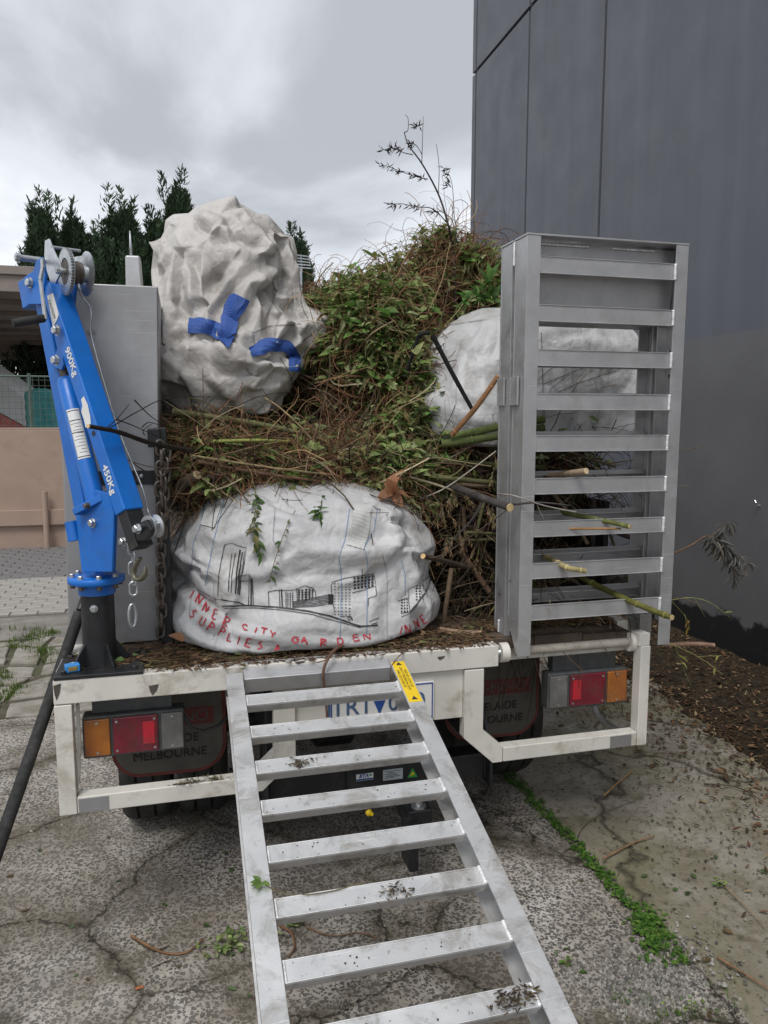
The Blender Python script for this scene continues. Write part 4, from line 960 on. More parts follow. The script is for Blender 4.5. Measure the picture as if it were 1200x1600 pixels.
cpart('pinion_shaft', GV, lambda m: m.hexbolt(onp(66, 407, wc, WA)-WA*.068, -WA, .013, .012).cyl(onp(66, 407, wc, WA)-WA*.068, onp(66, 407, wc, WA)+WA*.085, .010, 14), smooth=True, angle=40)
sh = onp(66, 407, wc, WA)-WA*.062
hd = lambda x, y: onp(x, y, sh, WA)
cpart('crank_arm', GV, lambda m: (m.bar(hd(66, 404), hd(67, 420), WA, .007, .022), m.bar(hd(67, 418), hd(63, 438), WA, .007, .020), m.bar(hd(63, 436), hd(71, 500), WA, .007, .020)), bevel=.0015)
h0 = hd(70, 497); h1 = onp(20, 505, h0-WA*.10, V(0, 1, 0))
cpart('crank_handle', MAT['black_rubber'], lambda m: m.tube([h0, h0+(h1-h0)*.04, h0+(h1-h0)*.96, h1], [.010, .0125, .0125, .010], 18), smooth=True, angle=50)
ca = [gc+WA*.03+V(0, 0, -.03)]+[K(x, y, -.05) for x, y in ((128, 463), (142, 484), (141.5, 516), (148, 546), (165, 606), (184, 668), (205, 720), (224, 767), (233, 803))]+[pc+CXA*.028+V(0, 0, .012)]
def smooth_path(P, n=6):
    out = []; P = [Vector(p) for p in P]
    for i in range(len(P)-1):
        a, b, c, d = P[max(i-1, 0)], P[i], P[i+1], P[min(i+2, len(P)-1)]
        for k in range(n):
            t = k/n; out.append(.5*((2*b)+(c-a)*t+(2*a-5*b+4*c-d)*t*t+(3*b-a-3*c+d)*t**3))
    return out+[P[-1]]
cpart('winch_cable', MAT['galv'], lambda m: m.tube(smooth_path(ca), .0028, 6), smooth=True)
# chain links
def link_mb(w, l, r, n=20):
    m = MB(); P = []
    for k in range(n):
        a = 2*PI*k/n; P.append(V(math.cos(a)*w/2, 0, math.sin(a)*w/2+(l/2-w/2)*(1 if math.sin(a) >= 0 else -1)))
    vs_ = []; q = 8
    for k in range(n):
        t = (P[(k+1) % n]-P[k-1]).normalized(); a = V(0, 1, 0); b = t.cross(a)
        vs_ += [P[k]+(a*math.cos(2*PI*j/q)+b*math.sin(2*PI*j/q))*r for j in range(q)]
    return m.add(vs_, [(k*q+j, k*q+(j+1) % q, ((k+1) % n)*q+(j+1) % q, ((k+1) % n)*q+j) for k in range(n) for j in range(q)])
def chain(root, pts, w, l, r, mat):
    first = None
    for k in range(len(pts)):
        p, d = pts[k]
        if first is None: first = o = link_mb(w, l, r).build('chain_link', mat, root, smooth=True); first.data.transform(Matrix.Translation(ROOT[root.name]))
        else: o = first.copy(); COL.objects.link(o)
        q = Vector((0, 0, 1)).rotation_difference(d); o.rotation_mode = 'QUATERNION'
        from mathutils import Quaternion
        o.rotation_quaternion = q @ Quaternion((0, 0, 1), (PI/2 if k % 2 else 0)+rnd(-.25, .25)+.3); o.location = p-ROOT[root.name]
HC = K(212, 880, .01)
hk = thing('lifting_hook', HC, 'small grapple hook and bright chain hanging from the crane tip', 'hook')
z0 = ED.z+.01; top = K(206, 856, .01); chain(hk, [(V(top.x+.004*(k % 2), top.y, top.z-.0315*k), V(.03, 0, 1)) for k in range(5)], .022, .042, .0038, GV)
lo = K(207, 962, .01); m = MB(); P = []
for k in range(21): a = 2*PI*k/20; P.append(lo+V(math.cos(a)*.010, math.cos(a)*.005, math.sin(a)*.036))
m.tube(P, .0048, 8, False); m.build('end_link', GV, hk, smooth=True)
m = MB(); hp_ = [K(*p, .012) for p in ((219, 872), (214, 880), (209, 892), (212, 903), (220, 905), (227, 897), (227, 885))]
m.tube(smooth_path(hp_, 4), [.008+.003*math.sin(PI*min(1, k/24)) if k < 20 else .009-.0012*(k-20) for k in range(25)], 10, True, .7); m.build('hook', simple('hook_steel', (.16, .15, .11), .45, .6), hk, smooth=True)
ch = thing('chain', on(252, 830, 1, .28), 'rusty heavy chain hanging down the black tray post', 'chain')
pts = []; a, b = on(250, 700, 1, .285), on(252, 985, 1, .285)
n_ = 19
for k in range(n_):
    q = k/(n_-1); p = a+(b-a)*q; pts.append((p+V(.003*math.sin(k*1.3), 0, 0), V(.02*math.sin(k), .03, 1)))
chain(ch, pts, .029, .052, .0052, MAT['steel_dark'])
ch2 = thing('chain', on(256, 750, 1, .30), 'short second fall of rusty chain beside the black tray post', 'chain')
chain(ch2, [(on(260-.7*k, 712+15*k, 1, .292), V(.05, 0, 1)) for k in range(9)], .027, .05, .005, MAT['steel_dark'])
# padlock on the base plate
pk = thing('padlock', on(113, 1043, 2, .962), 'small bright blue padlock lying on the black crane plate', 'padlock')
o_ = on(113, 1043, 2, .975)
pb_ = cpart('padlock_body', simple('padlock_blue', (.03, .22, .55), .35), lambda m: m.fbox(o_, V(.021, .006, 0), V(-.004, .014, 0), V(0, 0, .0125)), pk, bevel=.004)
cpart('keyway', simple('brass', (.45, .33, .12), .35, .8), lambda m: m.fbox(o_+V(.004, -.0145, 0), V(.013, .0035, 0), V(0, .001, 0), V(0, 0, .007)), pk, bevel=.001)
cpart('shackle', GV, lambda m: m.tube(smooth_path([o_+V(-.014, .012, 0), o_+V(-.018, .03, 0), o_+V(-.004, .042, .002), o_+V(.008, .032, 0), o_+V(.010, .016, 0)], 4), .0035, 8), pk, smooth=True)
# black pole leaning from the cabinet side to the ground
q0, q1, q2, q3 = on(131, 925, 1, .34), on(124, 958, 1, .315), on(62, 1130, 1, .10), on(-22, 1372, 1, -.18)
pl = thing('leaning_pole', (q3.x, q3.y, 0), 'long black tube propped at a slant behind the crane post', 'pole')
dirp = (q3-q1).normalized(); end = q1+dirp*((q1.z-.012)/-dirp.z)
cpart('tube', MAT['black_rubber'], lambda m: m.tube([q1+(end-q1)*k/12+V(0, 0, -.012*math.sin(PI*k/12)) for k in range(13)], .0195, 16), pl, smooth=True, angle=50)
cpart('top_section', MAT['black'], lambda m: m.tube([q1-dirp*.22, q1-dirp*.01], .0145, 14), pl, smooth=True, angle=50)

# ================================================================== BULK BAGS
def fabric(name, c_lo, c_hi, stain):
    t = NT(name); P = t.tc.outputs['Object']
    wv = t.math('ADD', t.n('ShaderNodeTexWave', {'Vector': P, 'Scale': 95, 'Distortion': .6, 'Detail': 1}, bands_direction='X').outputs[1], t.n('ShaderNodeTexWave', {'Vector': P, 'Scale': 95, 'Distortion': .6, 'Detail': 1}, bands_direction='Z').outputs[1])
    c = t.ramp(t.noise(2.6, 6, .6), (.32, c_lo), (.66, c_hi))
    c = t.mix(t.ramp(t.noise(4.5, 9, .75, dist=.8), (.52, 0), (.72, .75)), c, stain)
    c = t.mix(t.ramp(t.noise(48, 4, .7), (.64, 0), (.74, .5)), c, tuple(v*.5 for v in stain))
    # sharp crumple: ridged cells
    w = t.n('ShaderNodeTexNoise', {'Vector': P, 'Scale': 5, 'Detail': 4}).outputs[1]
    d = t.vor(9, 'DISTANCE_TO_EDGE', t.mix(.18, P, w, 'ADD')); d2 = t.vor(23, 'DISTANCE_TO_EDGE', t.mix(.1, P, w, 'ADD'))
    cr_h = t.math('ADD', t.ramp(d, (0, 0), (.25, 1)), t.math('MULTIPLY', t.ramp(d2, (0, 0), (.25, 1)), .4))
    n = t.bump(cr_h, .24, .012, t.bump(t.noise(7, 4, .55), .30, .03)); n = t.bump(wv, .10, .002, n)
    t.out(c, t.ramp(t.noise(8, 4), (.3, .42), (.7, .62)), 0, n, .45)
    return t.m
MAT['bag_white'] = fabric('woven_bag_white', (.43, .43, .435), (.53, .53, .535), (.25, .225, .185))
MAT['bag_grey'] = fabric('woven_bag_grey', (.40, .38, .36), (.52, .50, .48), (.23, .20, .165))
def sq(v, e): return math.copysign(abs(v)**e, v)
def superell(n, c, r, e, jit=.015, seed=0):
    bm = bmesh.new(); bmesh.ops.create_cube(bm, size=2); bmesh.ops.subdivide_edges(bm, edges=bm.edges[:], cuts=n, use_grid_fill=True)
    for v in bm.verts:
        d = v.co.normalized(); k = (abs(d.x)**(2/e)+abs(d.y)**(2/e)+abs(d.z)**(2/e))**(-e/2); q = d*k
        v.co = V(q.x*r[0], q.y*r[1], q.z*r[2])+V(*noise.noise_vector(q*4+V(seed, 0, 0)))*jit+V(*c)
    return bm
def to_obj(bm, name):
    me = bpy.data.meshes.new(name); bm.to_mesh(me); bm.free(); o = bpy.data.objects.new(name, me); COL.objects.link(o); return o
def crease(bm, pts, amp, sg):
    """press a fold into the skin along a line (photo pixels): a hollow with a lip on its lower side"""
    bm.normal_update()
    mv = []
    for v in bm.verts:
        if v.normal.dot(CAM-v.co) < 0: continue
        x, y = px(v.co); best = 1e9; sd_ = 1; tp = 0; n = len(pts)-1
        for i in range(n):
            ax, ay = pts[i]; bx, by_ = pts[i+1]; dx, dy = bx-ax, by_-ay; l2 = dx*dx+dy*dy
            t = max(0, min(1, ((x-ax)*dx+(y-ay)*dy)/l2)); d = math.hypot(x-ax-t*dx, y-ay-t*dy)
            if d < best: best = d; sd_ = 1 if dx*(y-ay)-dy*(x-ax) > 0 else -1; tp = (i+t)/n
        if best < 3.2*sg:
            u = sd_*best/sg; end = min(1, 4*tp+.15)*min(1, 4*(1-tp)+.15)
            mv.append((v, v.normal*(amp*end*(-math.exp(-1.6*abs(u))+.7*math.exp(-(u-1.5)**2)+.2*math.exp(-(u+1.8)**2)))))
    for v, d in mv: v.co += d
def bag_skin(name, cuts, c, blobs, slack, floor, mat, root, creases=(), k=7, seed=0, bend=.5, press=-.5, frames=24, amp=.02, facets=1200, grow=1.02, slackshell=None, soft=1):
    """a woven skin with some slack settles over its lumpy filling (cloth); creases are pressed in afterwards; only the settled skin is kept"""
    c = np.array(c)
    def field(P):
        F = np.zeros(len(P))
        for bc, br, e, _ in blobs:
            q = np.abs((P-np.array(bc))/np.array(br))**(2/e); F += np.exp(-k*(q.sum(1)**(e/2)-1))
        return F-1
    def shell(n, grow, am):
        bm = superell(n, (0, 0, 0), (1, 1, 1), 1.0, 0); D = np.array([v.co.normalized()[:] for v in bm.verts])
        lo, hi = np.zeros(len(D)), np.full(len(D), 1.2)
        for _ in range(22):
            mid = (lo+hi)/2; ins = field(c+D*mid[:, None]) > 0; lo = np.where(ins, mid, lo); hi = np.where(ins, hi, mid)
        for v, d, r in zip(bm.verts, D, lo):
            d = V(*d); r = r*grow*(1+am*noise.noise(d*3.1+V(seed, 0, 0))+am*.5*noise.noise(d*7+V(seed, 5, 0))); v.co = V(*c)+d*r; v.co.z = max(v.co.z, floor+.006)
        return bm
    if slackshell: fills = [to_obj(superell(14, bc, br, e, ji, seed+3), 'filling') for bc, br, e, ji in blobs]
    else: fills = [to_obj(shell(22, .965, amp*2.2), 'filling')]
    fl_ = MB(); fl_.add([(-3, -3, floor), (3, -3, floor), (3, 4, floor), (-3, 4, floor)], [(0, 1, 2, 3)]); fl_ = fl_.build('filling', None)
    for b in fills+[fl_]: b.modifiers.new('c', 'COLLISION'); b.collision.thickness_outer = .006; b.collision.cloth_friction = 10
    o = to_obj(superell(cuts, *slackshell, .012, seed) if slackshell else shell(cuts, grow, amp), name)
    md = o.modifiers.new('Cloth', 'CLOTH'); st = md.settings
    st.quality = 5; st.mass = .2; st.tension_stiffness = st.compression_stiffness = 60; st.shear_stiffness = 30; st.bending_stiffness = bend
    st.tension_damping = st.compression_damping = st.shear_damping = 10; st.air_damping = 3
    st.shrink_min = -slack; st.use_pressure = True; st.uniform_pressure_force = press
    cs_ = md.collision_settings; cs_.distance_min = .006; cs_.collision_quality = 2; cs_.use_self_collision = False
    md.point_cache.frame_start = 1; md.point_cache.frame_end = frames
    for fr in range(1, frames+1): scene.frame_set(fr)
    me = bpy.data.meshes.new_from_object(o.evaluated_get(bpy.context.evaluated_depsgraph_get()))
    bpy.data.objects.remove(o); scene.frame_set(1)
    for b in fills+[fl_]: bpy.data.objects.remove(b)
    if slackshell:
        bm = bmesh.new(); bm.from_mesh(me); bmesh.ops.subdivide_edges(bm, edges=bm.edges[:], cuts=1, use_grid_fill=True, smooth=.4)
        for pts, am, sg in creases: crease(bm, pts, am, sg)
        bm.to_mesh(me); bm.free(); creases = ()
    # stiff woven plastic: flat panes between sharp folds
    o = bpy.data.objects.new('facet', me); COL.objects.link(o); dm = o.modifiers.new('d', 'DECIMATE'); dm.ratio = facets/(2*len(me.polygons))
    me = bpy.data.meshes.new_from_object(o.evaluated_get(bpy.context.evaluated_depsgraph_get())); bpy.data.objects.remove(o)
    bm = bmesh.new(); bm.from_mesh(me)
    sm = lambda f: bmesh.ops.smooth_vert(bm, verts=bm.verts, factor=f, use_axis_x=True, use_axis_y=True, use_axis_z=True)
    bmesh.ops.subdivide_edges(bm, edges=bm.edges[:], cuts=1, use_grid_fill=True); sm(.30*soft)
    bmesh.ops.subdivide_edges(bm, edges=bm.edges[:], cuts=1, use_grid_fill=True)
    for pts, am, sg in creases: crease(bm, pts, am, sg)
    sm(.35*soft)
    bmesh.ops.recalc_face_normals(bm, faces=bm.faces); bm.normal_update(); bvh = BVHTree.FromBMesh(bm)
    bm.transform(Matrix.Translation(-ROOT[root.name])); bm.to_mesh(me); bm.free(); me.name = name
    ob = bpy.data.objects.new(name, me); COL.objects.link(ob); ob.parent = root
    me.materials.clear(); me.materials.append(mat); me.polygons.foreach_set('use_smooth', [True]*len(me.polygons))
    return ob, bvh
def hit(x, y, bvh, off=.004):
    p, n, i, d = bvh.ray_cast(CAM, ray(x, y))
    if p is None: return None
    if n.dot(ray(x, y)) > 0: n = -n
    return p+n*off, n
def ink(bvh, strokes, name, mat, root, r=.0022, off=.0035, step=4):
    """thin printed strokes laid on the skin along photo-pixel polylines"""
    for st in strokes:
        wd = r; pts = st
        if isinstance(st, tuple): wd, pts = st
        m = MB(); L = []; Rr = []
        P = []
        for a, b in zip(pts[:-1], pts[1:]):
            n = max(1, int(math.hypot(b[0]-a[0], b[1]-a[1])/step))
            P += [(a[0]+(b[0]-a[0])*k/n, a[1]+(b[1]-a[1])*k/n) for k in range(n)]
        P.append(pts[-1]); H = [hit(x, y, bvh, off) for x, y in P]; H = [h for h in H if h]
        for k in range(len(H)):
            p, nn = H[k]; t_ = H[min(k+1, len(H)-1)][0]-H[max(k-1, 0)][0]
            if t_.length < 1e-5: t_ = V(1, 0, 0)
            w = nn.cross(t_.normalized()).normalized()*wd*(.8+.4*random.random()); L.append(p-w); Rr.append(p+w)
        if len(L) > 1: m.ribbon(L, Rr); m.build(name, mat, root)
bagA = thing('bulk_bag', (-.155, .6, DZ), 'full white woven bag with printed skyline and red lettering', 'bag')
z7 = lambda *P: [(250+x/2.667, 720+y/2.667) for x, y in P]
z4 = lambda *P: [(240+x/3, 320+y/3) for x, y in P]
oA, bvhA = bag_skin('bag_skin', 30, (-.175, .58, 1.22), [((-.178, .57, 1.225), (.476, .44, .295), .78, 0), ((-.20, .52, 1.065), (.44, .40, .12), .75, 0)],
    .03, .955, MAT['bag_white'], bagA, seed=2, bend=.4, frames=30, press=-2.0, facets=2400, grow=1.11, soft=.6,
    creases=[(z7((60, 450), (130, 540), (230, 625), (330, 670), (480, 715)), 0.033, 9), (z7((80, 640), (180, 720), (330, 765), (600, 780)), 0.024, 7), (z7((1040, 340), (930, 370), (820, 385), (680, 372)), -0.024, 12), (z7((420, 500), (560, 480), (700, 420)), 0.015, 12), (z7((60, 300), (95, 380), (150, 440)), 0.030, 9), (z7((430, 150), (500, 190), (570, 215), (660, 200)), 0.021, 8), (z7((960, 240), (1010, 260), (1060, 330)), 0.024, 8), (z7((1130, 470), (1050, 560), (990, 590)), 0.015, 9), (z7((480, 735), (640, 728), (800, 735), (960, 720)), 0.018, 6), (z7((150, 420), (185, 450), (210, 500)), 0.018, 8), (z7((600, 330), (760, 310), (880, 330)), 0.012, 14)])
cB = on(375, 490, 1, 1.08)
lowB = on(350, 642, 1, .85).z
bagB = thing('bulk_bag', (cB.x, cB.y, lowB), 'grey crumpled bag with blue lifting straps slumped on top of the load', 'bag')
def bp3(x, y, Y): return tuple(on(x, y, 1, Y))
oB, bvhB = bag_skin('bag_skin', 22, bp3(368, 500, 1.02),
    [(bp3(354, 450, 1.12), (.28, .27, .325), .8, .09), (bp3(345, 585, .90), (.275, .25, .165), .75, .05), (bp3(472, 522, 1.0), (.15, .14, .085), .9, .03)],
    0, lowB-.02, MAT['bag_grey'], bagB, seed=7, bend=.4, frames=42, press=-1.6, facets=1900, soft=.45, amp=.09, slackshell=(tuple(cB+V(-.01, 0, -.01)), (.47, .46, .53), .90),
    creases=[(z4((130, 640), (250, 618), (380, 655), (470, 700), (620, 720), (680, 700)), 0.076, 9), (z4((165, 240), (215, 320), (225, 430), (215, 500)), 0.051, 9), (z4((300, 310), (258, 390), (245, 480)), 0.041, 8), (z4((440, 240), (390, 320), (320, 390), (300, 460)), -0.048, 10), (z4((600, 340), (540, 400), (470, 450), (420, 560)), 0.058, 10), (z4((350, 80), (398, 150), (388, 220)), 0.037, 7), (z4((520, 100), (600, 190), (618, 300), (570, 390)), 0.058, 9), (z4((50, 650), (110, 625), (95, 710), (150, 760)), 0.044, 8), (z4((560, 440), (640, 520), (760, 530)), 0.044, 9), (z4((400, 640), (500, 640), (560, 600)), 0.051, 8), (z4((200, 740), (290, 760), (350, 830)), 0.027, 9), (z4((380, 800), (470, 770), (600, 780)), 0.031, 8), (z4((100, 430), (140, 500), (180, 540)), 0.027, 8), (z4((430, 380), (510, 350), (580, 300)), -0.031, 9), (z4((250, 150), (330, 180), (390, 160)), 0.020, 9)])
bagC = thing('bulk_bag', tuple(on(830, 690, 1, .9)), 'white woven bag resting on the branches behind the upright ramp', 'bag')
oC, bvhC = bag_skin('bag_skin', 30, bp3(826, 585, .84), [(bp3(828, 585, .84), (.50, .40, .295), .74, 0), (bp3(770, 620, .72), (.30, .26, .16), .8, 0)],
    .02, on(830, 696, 1, .9).z, MAT['bag_white'], bagC, seed=12, bend=.4, frames=30, press=-1.8, facets=1300, grow=1.14, soft=.6,
    creases=[([(840, 600), (900, 592), (990, 575)], .022, 9), ([(660, 580), (700, 625), (780, 650)], .018, 9), ([(900, 640), (930, 660), (960, 690)], .02, 8), ([(850, 530), (920, 520), (980, 530)], .014, 8), ([(690, 530), (730, 560), (770, 560)], .012, 10)])

# ---- print, seams, webbing and straps on the bags
BLK = []
T_ = lambda *P: BLK.append((.0012, z7(*P)))
B_ = lambda *P: BLK.append((.0025, z7(*P)))
def dashes(x0, x1, y0, y1, nx, ny, th=.0018, sl=0, fill=.55):
    for j in range(ny):
        for i in range(nx):
            x = x0+(x1-x0)*i/nx; y = y0+(y1-y0)*j/max(1, ny-1)+sl*(x-x0)
            BLK.append((th, z7((x, y), (x+(x1-x0)/nx*fill, y+sl*(x1-x0)/nx*fill))))
T_((270,350),(258,410),(245,470),(243,565)); T_((270,350),(300,342),(330,355),(362,362)); T_((300,385),(288,500),(285,545)); T_((315,385),(300,480),(296,550))
B_((335,370),(318,480),(312,555)); B_((346,380),(330,480),(322,555)); T_((355,375),(340,480),(330,560)); T_((362,365),(345,470))
T_((335,478),(372,475),(385,490),(390,600)); T_((335,478),(328,560)); T_((340,500),(365,498)); T_((372,480),(370,600)); B_((380,490),(381,600))
T_((155,535),(180,545),(230,575),(330,590),(365,605)); T_((232,572),(235,598)); T_((180,545),(200,575)); T_((255,575),(320,590),(350,600)); T_((155,535),(175,560),(230,590))
B_((260,605),(380,603),(500,612),(620,628),(700,645),(760,665),(835,690),(905,685)); T_((270,614),(400,613),(520,624),(640,642),(740,670),(835,696))
T_((452,545),(455,605)); T_((450,547),(480,540),(560,538)); T_((497,535),(500,610)); B_((506,535),(510,612)); T_((525,545),(525,612)); T_((560,538),(600,522),(635,528),(648,545),(648,580))
dashes(530, 560, 552, 610, 3, 8); dashes(575, 645, 538, 578, 5, 5, .003); T_((570,530),(572,585))
for k in range(7): T_((552, 588+4*k), (640, 572+6*k), (716, 556+7*k))
for k in range(5): B_((703+4*k, 556), (703+4*k, 600))
T_((712,520),(720,505),(770,490),(835,478),(890,470),(898,515)); T_((712,520),(714,560),(725,620)); dashes(724, 800, 512, 640, 5, 11, .0013, 0, .5)
dashes(806, 895, 490, 530, 6, 4, .0042, -.12, .6); T_((842,450),(842,500)); T_((800,550),(845,540),(892,522)); T_((898,520),(903,560)); T_((903,562),(868,575),(866,605))
T_((750,650),(775,646),(800,655),(800,666)); T_((780,655),(785,646),(795,648),(798,658),(790,664),(781,660)); T_((870,670),(910,655)); T_((880,682),(906,674))
T_((990,585),(1035,570),(1040,630),(1003,636)); dashes(1003, 1038, 580, 628, 3, 5, .003); T_((1035,570),(1035,535),(1085,508),(1122,480)); B_((1040,632),(1075,592),(1110,542),(1126,492)); dashes(1066, 1092, 520, 580, 2, 6, .003); T_((1005,650),(1040,637),(1072,600)); T_((1095,505),(1098,540))
random.seed(2)
ink(bvhA, BLK, 'skyline_print', MAT['black_print'], oA, off=.003)
BLU = [z7(*P) for P in (((205,90),(165,290),(140,340),(130,500)), ((290,90),(225,330),(190,520)), ((790,200),(770,330),(745,400),(755,480),(750,740)), ((905,200),(890,290),(850,360),(865,430),(860,735)), ((1005,415),(1020,470),(1020,560)))]
ink(bvhA, [(.0012, p) for p in BLU], 'seam_stitching', simple('blue_thread', (.16, .26, .42), .8), oA, off=.003)
ink(bvhA, [(.0012, z7(*P)) for P in (((925,385),(945,470),(945,740)), ((130,560),(125,640)), ((480,200),(470,330),(500,380)))], 'seam_stitching', simple('grey_thread', (.30, .30, .32), .8), oA, off=.003)
t = NT('white_webbing'); wv = t.n('ShaderNodeTexWave', {'Vector': t.tc.outputs['Object'], 'Scale': 70, 'Distortion': 1.5}, bands_direction='Z').outputs[1]
MAT['webbing'] = t.out(t.ramp(wv, (.2, (.52, .52, .50)), (.7, (.70, .70, .69))), .7, 0, t.bump(wv, .7, .004))
def strap(bvh, pts, w, mat, name, root, off=.011, th=.0025, step=2.5):
    """flat webbing lying on the skin along a photo-pixel line; w in pixels"""
    P = []
    for a, b in zip(pts[:-1], pts[1:]):
        n = max(1, int(math.hypot(b[0]-a[0], b[1]-a[1])/step)); P += [(a[0]+(b[0]-a[0])*k/n, a[1]+(b[1]-a[1])*k/n) for k in range(n)]
    P.append(pts[-1])
    for _ in range(6): P = [P[0]]+[((P[k-1][0]+2*P[k][0]+P[k+1][0])/4, (P[k-1][1]+2*P[k][1]+P[k+1][1])/4) for k in range(1, len(P)-1)]+[P[-1]]
    rows = [[] for _ in range(5)]
    for k in range(len(P)):
        dx, dy = P[min(k+1, len(P)-1)][0]-P[max(k-1, 0)][0], P[min(k+1, len(P)-1)][1]-P[max(k-1, 0)][1]; l = math.hypot(dx, dy) or 1
        H = [hit(P[k][0]-dy/l*w*q, P[k][1]+dx/l*w*q, bvh, off) for q in (-.5, -.25, 0, .25, .5)]
        if None in H: continue
        for r_, h in zip(rows, H): r_.append(h[0])
    if len(rows[0]) < 3: return
    for _ in range(3): rows = [[r_[0]]+[(r_[k-1]+r_[k]*2+r_[k+1])/4 for k in range(1, len(r_)-1)]+[r_[-1]] for r_ in rows]
    m = MB(); n = len(rows[0]); m.add([p for r_ in rows for p in r_], [(j*n+i, j*n+i+1, (j+1)*n+i+1, (j+1)*n+i) for j in range(4) for i in range(n-1)])
    o = m.build(name, mat, root); sd_ = o.modifiers.new('t', 'SOLIDIFY'); sd_.thickness = th; sd_.offset = 0
    return o
strap(bvhA, z7((250, 95), (225, 190), (200, 275)), 22, MAT['webbing'], 'lifting_loop', oA, .004)
strap(bvhA, z7((843, 195), (835, 280), (812, 362)), 27, MAT['webbing'], 'lifting_loop', oA, .004)
# red hand lettering
FONT = {'I': [[(0,.5),(0,-.5)]], 'N': [[(-.35,-.5),(-.35,.5),(.35,-.5),(.35,.5)]], 'E': [[(.35,.5),(-.3,.5),(-.3,-.5),(.35,-.5)],[(-.3,0),(.25,0)]],
 'R': [[(-.3,-.5),(-.3,.5),(.3,.4),(.3,.1),(-.3,0),(.4,-.5)]], 'C': [[(.35,.4),(0,.5),(-.35,.2),(-.35,-.2),(0,-.5),(.35,-.4)]], 'T': [[(-.4,.5),(.4,.5)],[(0,.5),(0,-.5)]],
 'Y': [[(-.35,.5),(0,0),(.35,.5)],[(0,0),(0,-.5)]], 'G': [[(.35,.4),(0,.5),(-.35,.2),(-.35,-.2),(0,-.5),(.35,-.3),(.35,0),(.05,0)]], 'A': [[(-.35,-.5),(0,.5),(.35,-.5)],[(-.2,-.1),(.2,-.1)]],
 'D': [[(-.3,.5),(-.3,-.5),(.2,-.4),(.35,0),(.2,.4),(-.3,.5)]], 'S': [[(.3,.4),(0,.5),(-.3,.25),(.3,-.2),(0,-.5),(-.3,-.4)]], 'U': [[(-.3,.5),(-.3,-.3),(0,-.5),(.3,-.3),(.3,.5)]],
 'P': [[(-.3,-.5),(-.3,.5),(.3,.4),(.3,.1),(-.3,0)]], 'L': [[(-.3,.5),(-.3,-.5),(.35,-.5)]]}
RED = []
def letter(ch, cx, cy, w, h, rot):
    a = math.radians(rot); ca_, sa = math.cos(a), math.sin(a)
    for st in FONT[ch]: RED.append((.0024, [(cx+(x*w)*ca_+(y*h)*sa+rnd(-.7, .7), cy+(x*w)*sa-(y*h)*ca_+rnd(-.7, .7)) for x, y in st]))
z5 = lambda x, y: (270+x/5.714, 880+y/5.714); z6 = lambda x, y: (400+x/4, 870+y/4)
for ch, x, y, r in (('I',175,275,30),('N',235,325,30),('N',300,395,30),('E',380,455,22),('R',475,525,22)): letter(ch, *z5(x, y), 11, 15, r)
for ch, x, y, r in (('S',190,455,35),('U',270,515,35),('P',345,565,32),('P',440,610,28),('L',515,665,22),('I',590,690,20),('E',675,710,18),('S',780,730,12),('A',935,755,6)): letter(ch, *z5(x, y), 11, 14, r)
for ch, x, y, r in (('C',645,572,14),('I',745,596,20),('T',815,605,20),('Y',890,635,15)): letter(ch, *z5(x, y), 12, 9, r)
for ch, x, y, r in (('G',245,518,2),('A',300,522,2),('R',420,535,0),('D',525,528,-4),('E',625,505,-6),('N',690,500,-8)): letter(ch, *z6(x, y), 13, 10, r)
for ch, x, y, r in (('I',905,458,12),('N',945,448,-12),('N',1000,415,-20),('E',1045,388,-30)): letter(ch, *z6(x, y), 10, 14, r)
ink(bvhA, RED, 'red_lettering', MAT['red_print'], oA, off=.004, step=2)
t = NT('blue_webbing'); wv = t.n('ShaderNodeTexWave', {'Vector': t.tc.outputs['Object'], 'Scale': 85, 'Distortion': 1.2}, bands_direction='DIAGONAL').outputs[1]
MAT['blue_web'] = t.out(t.ramp(wv, (.2, (.006, .03, .15)), (.7, (.045, .13, .46))), .6, 0, t.bump(wv, .4, .003))
strap(bvhB, z4((168, 572), (240, 568), (310, 600), (370, 650)), 21, MAT['blue_web'], 'lifting_strap', oB)
strap(bvhB, z4((408, 432), (372, 500), (350, 560), (362, 618)), 26, MAT['blue_web'], 'lifting_strap', oB, .015)
strap(bvhB, z4((450, 692), (540, 660), (620, 662), (660, 715), (655, 775)), 17, MAT['blue_web'], 'lifting_strap', oB)
strap(bvhB, z4((735, 500), (770, 510), (800, 530)), 18, MAT['blue_web'], 'lifting_strap', oB)
ink(bvhB, [(.0016, z4((470, 600), (540, 570), (690, 560))), (.0016, z4((590, 715), (640, 800), (665, 860))), (.0016, z4((700, 640), (790, 560)))], 'hem_stitching', simple('dark_thread', (.10, .09, .08), .8), oB, off=.004)
ink(bvhC, [(.0014, [(842, 628), (900, 600), (975, 575)]), (.0014, [(850, 600), (910, 575)]), (.0014, [(690, 510), (760, 500)]), (.0014, [(845, 520), (850, 660)])], 'seam_stitching', simple('dark_thread', (.10, .09, .08), .8), oC, off=.004)

